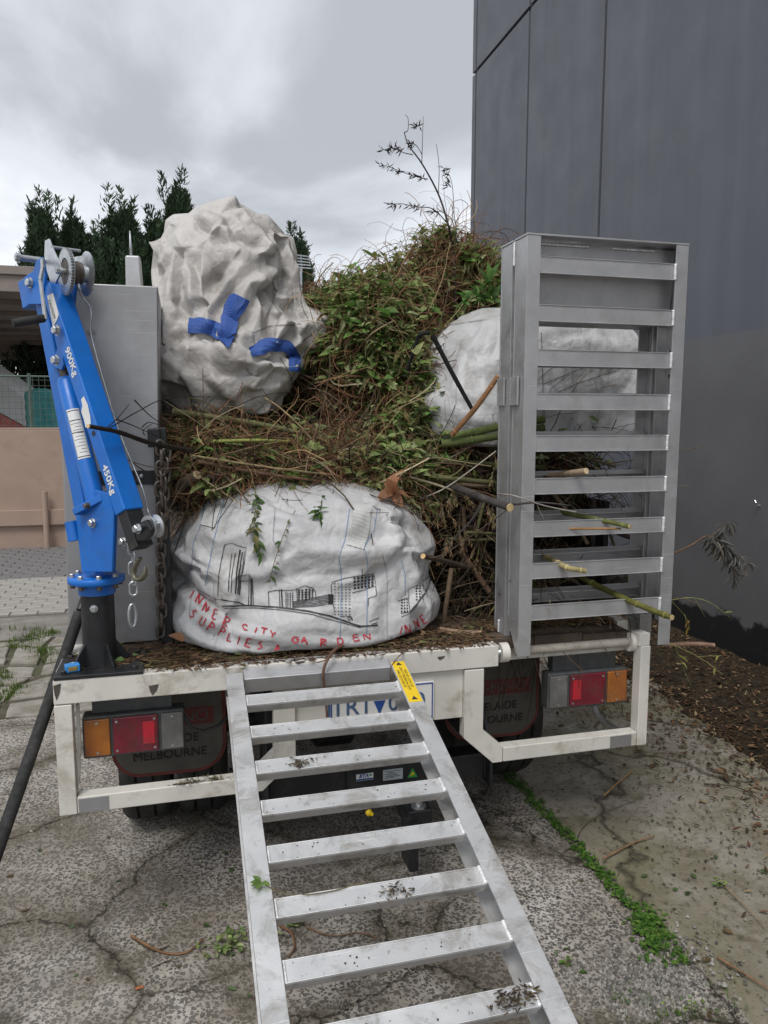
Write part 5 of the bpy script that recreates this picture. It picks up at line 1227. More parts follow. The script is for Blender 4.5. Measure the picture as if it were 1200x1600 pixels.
# ================================================================== GARDEN WASTE
MOUNDS = []                                     # centre, radii, kind
def mound(x, y, Y, r, kind): MOUNDS.append((on(x, y, 1, Y), r, kind))
mound(470, 722, .98, (.62, .38, .13), 'brush')
mound(480, 640, 1.5, (.40, .35, .20), 'brush')
mound(300, 655, 1.3, (.22, .30, .20), 'brush')
mound(320, 718, .80, (.28, .30, .10), 'brush')
mound(430, 740, .66, (.34, .20, .075), 'brush')
mound(590, 748, .64, (.22, .20, .09), 'brush')
mound(640, 690, .88, (.30, .32, .20), 'mixed')
mound(600, 610, 1.06, (.27, .36, .26), 'mixed')
mound(575, 545, 1.10, (.25, .36, .25), 'green')
mound(545, 515, 1.25, (.17, .26, .13), 'green')
mound(690, 445, 1.42, (.20, .30, .22), 'vine')
mound(722, 480, 1.45, (.27, .30, .20), 'vine')
mound(650, 475, 1.38, (.22, .30, .17), 'vine')
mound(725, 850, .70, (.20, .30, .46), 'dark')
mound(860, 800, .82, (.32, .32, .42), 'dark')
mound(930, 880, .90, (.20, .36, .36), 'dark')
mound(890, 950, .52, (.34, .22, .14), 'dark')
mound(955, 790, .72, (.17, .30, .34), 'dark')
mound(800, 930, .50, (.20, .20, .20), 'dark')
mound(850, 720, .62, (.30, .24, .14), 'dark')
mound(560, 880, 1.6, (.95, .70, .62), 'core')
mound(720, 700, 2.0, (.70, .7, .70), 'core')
heap = thing('garden_waste_heap', (0, 1.1, DZ), 'tangled heap of pulled vines, leaves and prunings filling the tray', 'plant waste')
m = MB()
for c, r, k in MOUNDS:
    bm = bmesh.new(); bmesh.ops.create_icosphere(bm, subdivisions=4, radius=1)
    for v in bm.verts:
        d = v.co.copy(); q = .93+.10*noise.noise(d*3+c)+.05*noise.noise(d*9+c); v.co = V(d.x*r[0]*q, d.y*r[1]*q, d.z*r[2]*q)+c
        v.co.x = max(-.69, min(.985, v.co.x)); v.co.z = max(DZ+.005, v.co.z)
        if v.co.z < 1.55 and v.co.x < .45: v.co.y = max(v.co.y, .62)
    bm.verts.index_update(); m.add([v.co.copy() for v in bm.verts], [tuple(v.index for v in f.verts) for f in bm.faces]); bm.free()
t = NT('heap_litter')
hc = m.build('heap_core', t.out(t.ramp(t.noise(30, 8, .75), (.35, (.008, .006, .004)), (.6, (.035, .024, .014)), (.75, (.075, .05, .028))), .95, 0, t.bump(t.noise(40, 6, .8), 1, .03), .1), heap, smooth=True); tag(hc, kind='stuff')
random.seed(77)
def inside(p, skip):
    for k, (c, r, _) in enumerate(MOUNDS):
        if k != skip and ((p.x-c.x)/r[0])**2+((p.y-c.y)/r[1])**2+((p.z-c.z)/r[2])**2 < .86: return True
    return False
SPOTS = {}
def sample(k):
    c, r, _ = MOUNDS[k]
    for _ in range(40):
        d = V(random.gauss(0, 1), random.gauss(0, 1)-.5, random.gauss(0, 1)+.2).normalized()
        p = V(c.x+d.x*r[0], c.y+d.y*r[1], c.z+d.z*r[2]); n = V(d.x/r[0], d.y/r[1], d.z/r[2]).normalized()
        if p.z < DZ+.01 or p.x < -.72 or p.x > 1.02 or n.dot(CAM-p) < -.25 or inside(p, k): continue
        if p.y < .40 and p.x < .40 and p.z < 1.46: continue
        return p, n
    return None, None
GREEN = [(565, 515, 65, 85), (600, 465, 60, 35), (755, 462, 38, 28), (660, 690, 65, 65), (615, 560, 40, 65), (690, 400, 14, 18), (455, 765, 60, 18), (740, 420, 20, 14), (640, 740, 40, 25)]
def greenness(p):
    x, y = px(p); g_ = -1
    for a, b, c, d in GREEN: g_ = max(g_, 1.25-math.hypot((x-a)/c, (y-b)/d))
    return g_+.7*noise.noise(p*6) if g_ > 0 else -1
VCOL = ((.20, .10, .052), (.15, .07, .038), (.27, .165, .09), (.09, .05, .03), (.30, .20, .11), (.19, .08, .05), (.20, .11, .06))
GCOL = ((.10, .20, .045), (.15, .22, .06), (.085, .135, .035), (.20, .25, .09), (.18, .215, .08), (.23, .27, .13), (.14, .18, .065))
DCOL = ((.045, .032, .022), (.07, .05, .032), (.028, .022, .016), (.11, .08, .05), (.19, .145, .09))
VCOL = tuple(tuple(c*1.05 for c in v) for v in VCOL); GCOL = tuple(tuple(c*1.3 for c in v) for v in GCOL)
def strand(mb, p, n, L, r, seg, col, wild=.8, droop=.15):
    d = (n.cross(V(rnd(-1, 1), rnd(-1, 1), rnd(-1, 1)))).normalized(); ax = (n*1.2+V(rnd(-1, 1), rnd(-1, 1), rnd(-1, 1))).normalized()
    P = [p-n*rnd(.01, .03)]; tw = rnd(-1, 1)*wild*.8
    for k in range(seg):
        if random.random() < .18: tw = rnd(-1, 1)*wild*.8
        d = (d+ax.cross(d)*tw+V(rnd(-1, 1), rnd(-1, 1), rnd(-1, 1))*.30*wild-V(0, 0, droop*.25)+n*(.14 if k < seg*.4 else -.16)).normalized()
        P.append(P[-1]+d*(L/seg))
    g_ = rnd(.6, 1.4); mb.cur = tuple(c*g_ for c in col); mb.tube(P, [r*(1-.5*k/seg) for k in range(seg+1)], 3, False)
    return P
def sprig(mb, p, n, L, nl, cols, size, hang=0):
    d = (n+V(rnd(-1, 1), rnd(-1, 1), rnd(-.6, .8))*.8-V(0, 0, hang)).normalized(); P = [p]
    for k in range(5): d = (d+V(rnd(-1, 1), rnd(-1, 1), rnd(-1, 1))*.22-V(0, 0, .06+hang*.2)).normalized(); P.append(P[-1]+d*L/5)
    mb.cur = (.08, .11, .035); mb.tube(P, .0014, 3, False); base = random.choice(cols)
    for k in range(nl):
        q = (k+.5)/nl*4.9; i = int(q); o = P[i]+(P[i+1]-P[i])*(q-i); a = rnd(0, 2*PI)
        out = V(math.cos(a), math.sin(a)-.25, rnd(-.3, .6)).normalized(); g_ = rnd(.75, 1.3); mb.cur = tuple(c*g_ for c in base)
        l = size*rnd(.45, 1.35); wl = random.random() < .22
        if wl: mb.cur = tuple(c*g_ for c in random.choice(((.24, .22, .09), (.20, .15, .07), (.28, .30, .14))))
        mb.leaf(o, out+d*.5-V(0, 0, .9 if wl else 0), V(rnd(-.6, .6), rnd(-.9, .3), 1), l, l*rnd(.34, .62)*(.6 if wl else 1), rnd(.1, .5)+(.5 if wl else 0), rnd(.1, .45)+(.5 if wl else 0))
vines, leaves, twigs = MB(), MB(), MB()
NUM = {'brush': 800, 'mixed': 760, 'green': 720, 'vine': 560, 'dark': 520, 'core': 120}
for k, (c, r, kind) in enumerate(MOUNDS):
    for _ in range(NUM[kind]):
        p, n = sample(k)
        if p is None: continue
        g_ = greenness(p)
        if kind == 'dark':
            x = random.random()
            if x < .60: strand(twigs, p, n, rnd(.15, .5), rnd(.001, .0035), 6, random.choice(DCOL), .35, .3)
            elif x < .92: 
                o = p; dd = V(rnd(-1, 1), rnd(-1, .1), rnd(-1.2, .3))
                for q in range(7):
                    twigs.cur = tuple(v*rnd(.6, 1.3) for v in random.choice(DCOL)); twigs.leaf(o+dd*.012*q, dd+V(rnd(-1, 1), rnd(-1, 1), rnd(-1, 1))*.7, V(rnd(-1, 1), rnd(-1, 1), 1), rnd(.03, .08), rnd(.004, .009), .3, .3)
            elif p.z > 1.4: sprig(leaves, p, n, .12, 6, GCOL, .035)
            continue
        if g_ > .26 and random.random() < min(.75, .08+.9*g_):
            sprig(leaves, p+n*.02, n, rnd(.05, .13), random.randint(5, 9), GCOL, random.choice((.026, .034, .042, .052, .068)))
            random.random() < .6 and strand(vines, p+n*.02, n, rnd(.12, .4), rnd(.0009, .0022), 9, random.choice(VCOL), .8)
        else:
            strand(vines, p, n, rnd(.12, .42), random.choice((.0008, .0011, .0015, .002, .0028)), 11, random.choice(VCOL), .75)
            if random.random() < .65: strand(vines, p, n, rnd(.08, .28), rnd(.0007, .0014), 11, random.choice(VCOL), 1.2)
            if random.random() < (.22 if kind != 'green' else .4): sprig(leaves, p, n, rnd(.05, .12), random.randint(4, 7), GCOL, rnd(.035, .062))
            if kind != 'vine' and random.random() < .07: strand(twigs, p+n*.03, n, rnd(.15, .5), rnd(.002, .0055), 7, random.choice(((.26, .19, .11), (.15, .10, .06), (.34, .28, .18), (.08, .06, .04), (.2, .2, .08))), .18)
            if kind == 'brush' and random.random() < .25: strand(twigs, p, n, rnd(.2, .5), rnd(.0015, .004), 7, random.choice(DCOL), .25)
# fringe hanging over the printed bag and the edge of the heap
for k in range(420):
    x = rnd(285, 690); y = rnd(738, 782)+8*math.sin(x*.03); p = on(x, y, 1, rnd(.38, .58))
    strand(vines, p, V(0, -1, .3), rnd(.08, .28), rnd(.0009, .0018), 8, random.choice(VCOL), 1.2, .35)
    if random.random() < .16: sprig(leaves, p, V(0, -1, 0), .09, 6, GCOL, .05, .5)
# dry tassels
for (x, y, Y) in ((640, 815, .33), (690, 800, .34), (715, 775, .33), (720, 830, .36), (745, 860, .36), (780, 725, .3), (600, 790, .36), (700, 850, .38), (760, 800, .3), (655, 790, .34)):
    for q in range(5):
        P0 = on(x+rnd(-10, 10), y+rnd(-18, 8), 1, Y); d = V(rnd(-.5, .5), rnd(-.5, .1), -1).normalized(); P = [P0+d*.012*k+V(0, 0, .0004*k*k) for k in range(9)]
        twigs.cur = (.22, .165, .09); twigs.tube(P, .0010, 3, False)
        for pt in P[2:]:
            for w in range(3):
                twigs.cur = tuple(v*rnd(.7, 1.25) for v in (.26, .19, .105)); twigs.leaf(pt, d+V(rnd(-1, 1), rnd(-1, 1), rnd(-.5, .5))*.8, V(rnd(-1, 1), rnd(-1, 1), rnd(-1, 1)), rnd(.012, .026), .004, .2, .3)
tag(vines.build('vine_tangle', MAT['wood'], heap), kind='stuff')
tag(leaves.build('leaf_mass', MAT['foliage'], heap), kind='stuff')
tag(twigs.build('twig_mass', MAT['wood'], heap), kind='stuff')

# ---- branches, poles and logs one can pick out
def bark(mb, P, r, col, n=8, knob=.12):
    P = smooth_path(P, 5); m_ = len(P); R_ = r if hasattr(r, '__len__') else (r, r)
    for _ in (0,):
        rr = [(R_[0]+(R_[1]-R_[0])*k/(m_-1))*(1+knob*noise.noise(V(k*.9, R_[0]*900, 1))) for k in range(m_)]
    o = len(mb.v); mb.cur = col; mb.tube(P, rr, n)
    for i in range(o, len(mb.v)):
        g_ = .8+.5*abs(noise.noise(V(*mb.v[i])*45)); mb.c[i] = tuple(c*g_ for c in col)
    return P, rr
def branch(name, cat, label, P, r, col, cut=None, nodes=0, group=None, twl=()):
    """P: (px, py, Y) points; cut: colour of the sawn face at the first point"""
    P = [on(*p[:2], 1, p[2]) for p in P]; root = thing(name, P[0], label, cat, group)
    m = MB(); Q, rr = bark(m, P, r, col)
    if nodes:
        for k in range(2, len(Q)-1, nodes):
            m.cur = tuple(c*1.5 for c in col); t_ = (Q[k+1]-Q[k-1]).normalized(); m.lathe(Q[k]-t_*.003, t_, [(rr[k]*1.0, 0), (rr[k]*1.16, .002), (rr[k]*1.16, .004), (rr[k]*1.0, .006)], 10)
    for tw in twl:
        T = [on(*p[:2], 1, p[2]) for p in tw]; bark(m, T, (rr[0]*.35, rr[0]*.15), col, 5)
    m.build('stem', MAT['wood'], root, smooth=True, angle=60)
    if cut:
        m = MB(); m.cur = cut; t_ = (Q[0]-Q[1]).normalized(); m.lathe(Q[0]-t_*.001, t_, [(rr[0]*1.0, 0), (rr[0]*.96, .003), (rr[0]*.3, .0035)], 12); m.build('cut_end', MAT['wood'], root)
    return root
PALE = (.50, .38, .22); ORG = (.42, .24, .10)
branch('bamboo_pole', 'pole', 'long olive bamboo pole lying under the grey crumpled bag', [(270, 643, .55), (350, 655, .56), (430, 668, .56), (520, 692, .60)], (.013, .011), (.13, .13, .06), (.3, .26, .15), 6)
branch('bamboo_pole', 'pole', 'thick green bamboo pole beside the white bag, upper of two', [(850, 655, .28), (775, 668, .30), (706, 683, .36)], (.015, .015), (.10, .13, .04), None, 5)
branch('bamboo_pole', 'pole', 'thick green bamboo pole beside the white bag, lower of two', [(850, 668, .27), (775, 682, .29), (690, 694, .35)], (.015, .015), (.085, .105, .035), None, 5)
branch('bamboo_pole', 'pole', 'thin green bamboo pole below the two thick ones', [(850, 730, .36), (770, 726, .38), (670, 718, .44)], (.010, .009), (.11, .12, .05), None, 5)
branch('stick', 'stick', 'reddish brown stick leaning across the side of the white bag', [(778, 588, .22), (745, 635, .26), (706, 680, .32)], (.010, .011), (.24, .125, .06), ORG, 7)
branch('stick', 'stick', 'straight black stalk leaning against the white bag', [(676, 524, .34), (705, 580, .32), (738, 640, .30)], (.010, .008), (.012, .012, .012), None, 6)
branch('stick', 'stick', 'short black stalk bent over at its pale top', [(672, 520, .35), (655, 524, .36), (648, 545, .38), (636, 578, .42)], (.008, .007), (.016, .016, .015))
branch('log', 'log', 'dark branch with a pale sawn end poking out beside the ramp', [(797, 793, -.02), (760, 780, .12), (720, 765, .30), (690, 755, .42)], (.0145, .016), (.065, .058, .055), (.62, .46, .24), twl=[((755, 782, .14), (735, 815, .16), (690, 860, .2)), ((785, 790, .02), (840, 785, -.05), (890, 790, -.06))])
branch('log', 'log', 'short sawn log beside the black tray post', [(308, 742, .36), (285, 757, .42), (262, 790, .52)], (.017, .022), (.13, .105, .08), (.50, .38, .24))
branch('log', 'log', 'grey rough log lying on the shoulder of the printed bag', [(345, 742, .42), (315, 755, .46), (280, 790, .56)], (.016, .022), (.11, .10, .09))
branch('stick', 'stick', 'dark stick with an orange cut end beside the printed bag', [(661, 869, .10), (700, 878, .22), (762, 897, .42)], (.0095, .011), (.075, .055, .04), (.62, .42, .22), twl=[((668, 872, .12), (700, 862, .1), (795, 795, .06))])
branch('log', 'log', 'pale peeled log lying on the tray floor by the ramp', [(751, 991, .14), (720, 990, .17), (688, 985, .22)], (.014, .015), (.28, .19, .13), (.55, .42, .3))
branch('stick', 'stick', 'dead black branch crossing in front of the blue crane boom', [(138, 666, -.10), (185, 675, -.02), (235, 692, .12), (300, 705, .32)], (.0065, .009), (.028, .022, .018), (.62, .45, .25), twl=[((164, 671, -.06), (185, 652, -.05), (202, 631, -.05)), ((168, 671, -.06), (215, 643, .0), (262, 622, .12), (330, 620, .35)), ((182, 655, .0), (215, 668, .06), (262, 690, .2)), ((210, 625, .1), (235, 650, .15), (262, 668, .22)), ((222, 668, .1), (232, 660, .12), (250, 664, .16)), ((226, 680, .1), (224, 672, .1), (238, 662, .12))])
branch('bamboo_pole', 'pole', 'olive bamboo stalk sticking out low through the upright ramp', [(1050, 965, -.20), (1015, 952, -.10), (960, 928, .06), (885, 892, .40)], (.0105, .013), (.13, .125, .035), (.52, .40, .2), 5)
branch('bamboo_pole', 'pole', 'split green bamboo stalk resting on a middle ramp rung', [(984, 823, -.10), (950, 815, -.02), (900, 805, .10), (840, 795, .35)], (.009, .009), (.13, .14, .05), PALE, 5)
branch('stick', 'stick', 'pale snapped stick poking through the middle of the upright ramp', [(916, 736, -.06), (880, 741, .06), (835, 748, .30)], (.011, .012), (.34, .25, .17), (.6, .47, .3))
branch('stick', 'stick', 'thin orange stick lying along a ramp rung', [(970, 826, -.05), (930, 826, -.04), (886, 826, .0)], (.004, .004), (.36, .2, .09))
branch('log', 'log', 'small log with a round cut end below the lowest ramp rung', [(990, 992, .10), (950, 990, .2), (900, 990, .4)], (.011, .012), (.17, .11, .07), (.66, .52, .3))
branch('stick', 'stick', 'curled pale bamboo splinter caught on a lower ramp rung', [(915, 892, -.06), (890, 888, -.05), (872, 880, .02), (850, 868, .2)], (.009, .012), (.36, .30, .15), None, 4)
branch('stick', 'stick', 'pinkish stick poking out beside the dark wall', [(1115, 1008, .30), (1085, 1006, .32), (1040, 1008, .40)], (.009, .010), (.30, .19, .14), (.5, .38, .28))
branch('stick', 'stick', 'stout brown stick among the dark twigs beside the ramp', [(765, 925, .32), (740, 890, .36), (720, 860, .42)], (.012, .012), (.16, .095, .065))
branch('stick', 'stick', 'pale grey forked twig arching in front of the ramp rail', [(778, 772, .16), (805, 775, -.06), (850, 790, -.07), (900, 800, -.05)], (.003, .002), (.36, .33, .30), twl=[((838, 786, -.07), (850, 812, -.07), (862, 828, -.06)), ((810, 776, -.06), (812, 760, -.07), (808, 750, -.07))])
branch('stick', 'stick', 'thin dark root hanging over the tail of the lying ramp', [(556, 1003, .10), (528, 1012, .02), (512, 1030, -.045), (505, 1052, -.06), (508, 1085, -.05), (511, 1121, -.07)], (.0065, .0035), (.15, .085, .06), twl=[((512, 1030, -.045), (495, 1035, -.03), (485, 1028, .0)), ((640, 1010, .02), (612, 1040, -.05), (612, 1075, -.07))])
for (lab, P, r, c) in (('fine straw stem lying across the middle of the heap', [(300, 712, .34), (420, 730, .34), (520, 742, .36)], .004, (.30, .24, .13)), ('long brown stem above the printed bag', [(310, 722, .36), (400, 738, .35), (500, 752, .36)], .006, (.17, .10, .065)), ('yellow green split stem under the crumpled bag', [(330, 690, .46), (400, 688, .44), (450, 690, .46)], .007, (.28, .30, .09)), ('pale reed lying over the heap near the dry leaf', [(640, 745, .34), (690, 760, .34), (730, 775, .34)], .005, (.34, .30, .2)), ('bare whitish twig beside the ramp rail', [(775, 705, .3), (700, 760, .33), (655, 780, .36)], .003, (.42, .38, .32)), ('stripy grey stem under the green leaves', [(775, 660, .32), (730, 700, .34), (690, 722, .36)], .004, (.2, .16, .1))):
    branch('stem', 'stem', lab, P, (r, r*.8), c)
random.seed(55)
for k in range(22):                                         # stacked canes showing between the bag, the ramp rails and the rungs
    x = rnd(690, 770) if k < 9 else rnd(840, 990); y = rnd(700, 960); Y = rnd(.30, .44); a = rnd(-.35, .5) if k % 3 else rnd(.9, 2.0); L = rnd(60, 130)
    c_ = random.choice(((.10, .07, .05), (.17, .12, .08), (.055, .045, .036), (.13, .13, .06), (.24, .18, .12)))
    P = [(x-math.cos(a)*L/2, y-math.sin(a)*L/2, Y+rnd(-.03, .05)), (x, y+rnd(-6, 6), Y), (x+math.cos(a)*L/2, y+math.sin(a)*L/2, Y+rnd(-.03, .08))]
    r_ = rnd(.005, .011); branch('cane', 'cane', 'rough cut cane stacked among the dark twigs beside the ramp' if k < 9 else 'rough cut cane lying behind the rungs of the upright ramp', P, (r_, r_*.85), c_, None, 6 if k % 2 else 0, 'canes stacked in the load')
# dead branch standing above the heap
db = thing('dead_branch', on(706, 500, 1, 1.0), 'tall bare dead branch rising above the heap against the sky', 'branch')
def DP(x, y, dy=0): return on(500+x/3, 160+y/3, 1, 1.05+dy)
m = MB(); G = (.055, .045, .04)
for P, r in (([(620, 1150), (632, 950), (630, 780), (620, 680), (600, 570), (555, 430), (480, 290), (415, 200), (395, 140)], (.008, .0022)), ([(395, 140), (412, 130), (413, 75), (398, 58)], (.0022, .001)), ([(477, 285), (480, 180), (484, 65)], (.002, .001)), ([(600, 570), (530, 500), (450, 490), (380, 475), (315, 480)], (.003, .001)), ([(505, 360), (440, 345), (370, 320), (290, 290)], (.0025, .001)), ([(435, 245), (390, 235), (340, 215), (290, 225)], (.0022, .001)), ([(555, 430), (558, 300), (545, 195)], (.002, .001)), ([(618, 560), (625, 450), (610, 350), (565, 295)], (.002, .001)), ([(478, 245), (450, 200), (415, 190)], (.0018, .001)), ([(620, 680), (640, 600), (618, 480)], (.002, .001)), ([(630, 950), (580, 1050), (570, 1150)], (.006, .004))):
    bark(m, [DP(*p, .05*math.sin(p[1]*.02)) for p in P], r, G, 5)
m.build('stem', MAT['wood'], db, smooth=True); m = MB(); random.seed(6)
for P in ([(310, 480), (400, 480), (480, 500), (570, 520)], [(280, 290), (350, 315), (430, 340), (490, 355)], [(290, 225), (340, 212), (410, 240)], [(600, 400), (610, 345), (575, 300)], [(440, 110), (470, 115)], [(420, 190), (450, 200)]):
    for k in range(len(P)-1):
        for q in range(9):
            t_ = random.random(); x, y = P[k][0]+(P[k+1][0]-P[k][0])*t_, P[k][1]+(P[k+1][1]-P[k][1])*t_
            for w in range(2): m.cur = (.05*rnd(.6, 1.5), .043, .042); m.leaf(DP(x, y, .05*math.sin(y*.02)), V(rnd(-1, .3), rnd(-.5, .5), rnd(-.6, .5)), V(rnd(-1, 1), rnd(-1, 1), rnd(-1, 1)), rnd(.015, .04), .006, .3, .4)
tag(m.build('seed_heads', MAT['wood'], db), kind='stuff')
def sprayed(name, cat, label, P, r, col, leafs, cols, size, narrow=.5, hang=.3, twl=()):
    Q = [on(*p[:2], 1, p[2]) if p[2] is not None else hit(p[0], p[1], bvhA, .014)[0] for p in P]; root = thing(name, Q[0], label, cat); m = MB(); S, rr = bark(m, Q, r, col, 6)
    for tw in twl: T_2, _ = bark(m, [on(*p[:2], 1, p[2]) for p in tw], (r[0]*.5, r[1]*.5), col, 5); S = S+T_2
    m.build('stem', MAT['wood'], root, smooth=True); m = MB()
    for k in range(leafs):
        i = int(len(S)*(.3+.7*random.random()))-1; g_ = rnd(.7, 1.3); m.cur = tuple(c*g_ for c in random.choice(cols)); l = size*rnd(.6, 1.2)
        m.leaf(S[i], V(rnd(-1, 1), rnd(-1, .4), rnd(-1, .6)-hang), V(rnd(-.6, .6), rnd(-1, .2), 1), l, l*narrow, rnd(.1, .5), .3)
    tag(m.build('leaves', MAT['foliage'], root), kind='stuff')
random.seed(14)
GREY = ((.075, .075, .07), (.05, .05, .048), (.11, .10, .085))
sprayed('leafy_branch', 'branch', 'withered grey leaf spray sticking out past the ramp against the wall', [(1050, 866, .30), (1080, 852, .32), (1105, 838, .34), (1130, 850, .33), (1155, 870, .33)], (.006, .002), (.16, .105, .075), 240, ((.13, .13, .12), (.085, .085, .08), (.18, .16, .13)), .075, .14, .5, [((1110, 838, .34), (1140, 815, .33)), ((1130, 850, .33), (1150, 905, .32)), ((1120, 845, .33), (1178, 885, .32))])
sprayed('leafy_branch', 'branch', 'thin yellow green sprig sticking out past the foot of the ramp', [(1046, 938, .2), (1080, 934, .2), (1110, 942, .2), (1142, 966, .2)], (.0022, .001), (.28, .28, .10), 5, ((.35, .24, .05), (.2, .24, .06)), .035, .3, .2, [((1085, 934, .2), (1102, 964, .2)), ((1050, 940, .2), (1072, 965, .2), (1078, 985, .2)), ((1070, 960, .2), (1075, 990, .2))])
sprayed('leafy_branch', 'branch', 'lower yellow green sprig drooping towards the mulch', [(1046, 1005, .2), (1075, 1018, .2), (1105, 1035, .2), (1130, 1055, .2)], (.0022, .001), (.28, .28, .10), 6, ((.24, .26, .06), (.3, .28, .08)), .04, .3, .3, [((1090, 1026, .2), (1127, 1024, .2)), ((1055, 1010, .2), (1070, 1050, .2), (1082, 1075, .2))])
sprayed('leafy_branch', 'branch', 'leafy vine trailing down the front of the printed bag', [(395, 752, .30), (402, 785, None), (398, 830, None), (408, 868, None)], (.002, .001), (.12, .13, .05), 34, ((.07, .14, .035), (.10, .16, .05), (.16, .15, .06)), .042, .45, .4)
sprayed('leafy_branch', 'branch', 'thin trailing vine with few leaves on the printed bag', [(462, 800, None), (448, 830, None), (430, 880, None), (422, 912, None)], (.0016, .001), (.17, .14, .08), 12, ((.08, .14, .04), (.2, .17, .1)), .03, .4, .4)
sprayed('leafy_branch', 'branch', 'short sprig of green leaves hanging on the printed bag top', [(505, 770, .30), (502, 800, None), (498, 818, None)], (.0018, .001), (.1, .12, .05), 12, ((.07, .14, .035), (.09, .17, .05)), .045, .5, .2)
sprayed('leafy_branch', 'branch', 'bright green seedling sprig at the edge of the white bag', [(715, 490, .9), (740, 465, .8), (765, 440, .75)], (.003, .002), (.12, .18, .05), 34, ((.10, .21, .05), (.13, .25, .06), (.07, .15, .035)), .075, .42, -.5, [((740, 465, .8), (722, 470, .76)), ((745, 462, .8), (775, 470, .74))])
sprayed('leafy_branch', 'branch', 'lone upright leafy shoot above the green side of the heap', [(548, 480, 1.2), (546, 455, 1.2), (550, 437, 1.2)], (.002, .001), (.1, .12, .05), 9, ((.06, .11, .035), (.09, .14, .05)), .06, .5, -.2)
# large single leaves
def lobed(name, label, x, y, Y, size, col, ang, lobes=5, curl=.35):
    """crumpled leaf: overlapping pointed lobes fanned from the stalk"""
    c = on(x, y, 1, Y); root = thing(name, c, label, 'leaf'); m = MB(); f_ = (CAM-c).normalized(); ex = f_.cross(V(0, 0, 1)).normalized()*-1; ez = f_.cross(ex).normalized()
    if ez.z < 0: ez = -ez
    nrm = (f_*.8+V(rnd(-.5, .5), 0, .9)).normalized()
    for k in range(lobes):
        a = ang+(k-(lobes-1)/2)*1.05+rnd(-.15, .15); L = size*(1.25-.16*abs(k-(lobes-1)/2))*rnd(.8, 1.15); g_ = rnd(.75, 1.2); m.cur = tuple(v*g_ for v in col)
        d = ex*math.sin(a)+ez*math.cos(a)+f_*rnd(-.3, .5)
        m.leaf(c+f_*.015-d*.1*L, d, nrm+V(rnd(-.3, .3), rnd(-.3, .3), rnd(-.3, .3)), L, L*rnd(.55, .8), rnd(-.4, .6)*curl*2, rnd(.3, .9))
    m.build('leaf_blade', MAT['foliage'], root, smooth=True); m = MB(); m.cur = tuple(v*.8 for v in col); m.tube([c+f_*.012, c+ez*-size*.6+ex*size*.3, c+ez*-size*1.2+ex*size*.3-f_*.01], .0018, 5); m.build('stalk', MAT['wood'], root)
lobed('maple_leaf', 'large dry orange brown maple leaf lying on the heap edge', 614, 770, .28, .075, (.40, .20, .11), .4, 5, .55)
lobed('large_leaf', 'pale yellow green lobed leaf beside the black stalk', 652, 553, .34, .038, (.30, .33, .14), .2, 3, .4)
lobed('large_leaf', 'pale green lobed leaf in the middle of the vines', 610, 602, .42, .032, (.28, .33, .14), 1.2, 3, .4)
lobed('large_leaf', 'yellow green lobed leaf lying on the brown vines', 492, 702, .38, .036, (.24, .30, .11), .6, 3, .3)
lobed('large_leaf', 'small yellowing lobed leaf near the brown root ball', 530, 712, .38, .024, (.30, .27, .12), 2, 3, .3)

# ================================================================== LITTER
random.seed(41)
s = MB()                                                    # needles, soil and bits on the tray edge
for k in range(5200):
    x = rnd(-1.0, 1.0); y = .045+abs(random.gauss(0, .14))
    if x < -.74 and y > .33: continue
    z = DZ+.002+rnd(0, .012)*(1 if y > .07 else .3); a = rnd(0, 2*PI); L = rnd(.012, .07)
    if x > .43 and y < .17: y += .12
    s.cur = random.choice(((.10, .055, .03), (.16, .09, .05), (.05, .035, .024), (.22, .14, .08), (.07, .045, .03), (.12, .12, .05)))
    p = V(x, y, z); d = V(math.cos(a), math.sin(a)*.8, rnd(-.1, .15))
    if random.random() < .55: s.tube([p, p+d*L*.5+V(0, 0, .003), p+d*L], .0011, 3, False)
    else: s.leaf(p, d, V(rnd(-.4, .4), rnd(-.4, .4), 1), L*.6, L*rnd(.1, .35), rnd(-.3, .3), .2)
for k in range(700):                                        # spill on top of the tail beam
    x = rnd(-.75, .42); p = V(x, rnd(.004, .06), DZ+.002); a = rnd(0, 6.3); L = rnd(.008, .04); s.cur = random.choice(((.10, .055, .03), (.16, .09, .05), (.05, .035, .024)))
    s.leaf(p, V(math.cos(a), math.sin(a), 0), V(0, 0, 1), L, L*.2, 0, .2)
tag(s.build('tray_litter', MAT['wood']), 'brown needles and dry bits strewn over the tray floor', 'litter', kind='stuff')
s = MB()                                                    # grit and bits on the lying ramp's rungs
for k in range(190):
    sc_ = random.choice(rung_s)+rnd(-.024, .024); p = RP(rnd(RI0+.04, RI1-.04), sc_, -.0052); L = rnd(.001, .007); a = rnd(0, 6.3)
    s.cur = random.choice(((.05, .04, .03), (.09, .07, .045), (.03, .025, .02))); s.leaf(p, V(math.cos(a), math.sin(a)*.9, 0), RN, L, L*rnd(.3, .8), 0, .3)
for (rx, rs_) in ((-.05, 1.19), (-.02, 1.19), (-.2, .9), (-.35, .45)):
    for k in range(60):
        p = RP(rx+random.gauss(0, .018), rs_+random.gauss(0, .012), -.004+rnd(0, .006)); a = rnd(0, 6.3); L = rnd(.005, .02); s.cur = random.choice(((.06, .045, .03), (.12, .09, .05), (.04, .03, .02))); s.leaf(p, V(math.cos(a), math.sin(a), .1), RN, L, L*.25, 0, .3)
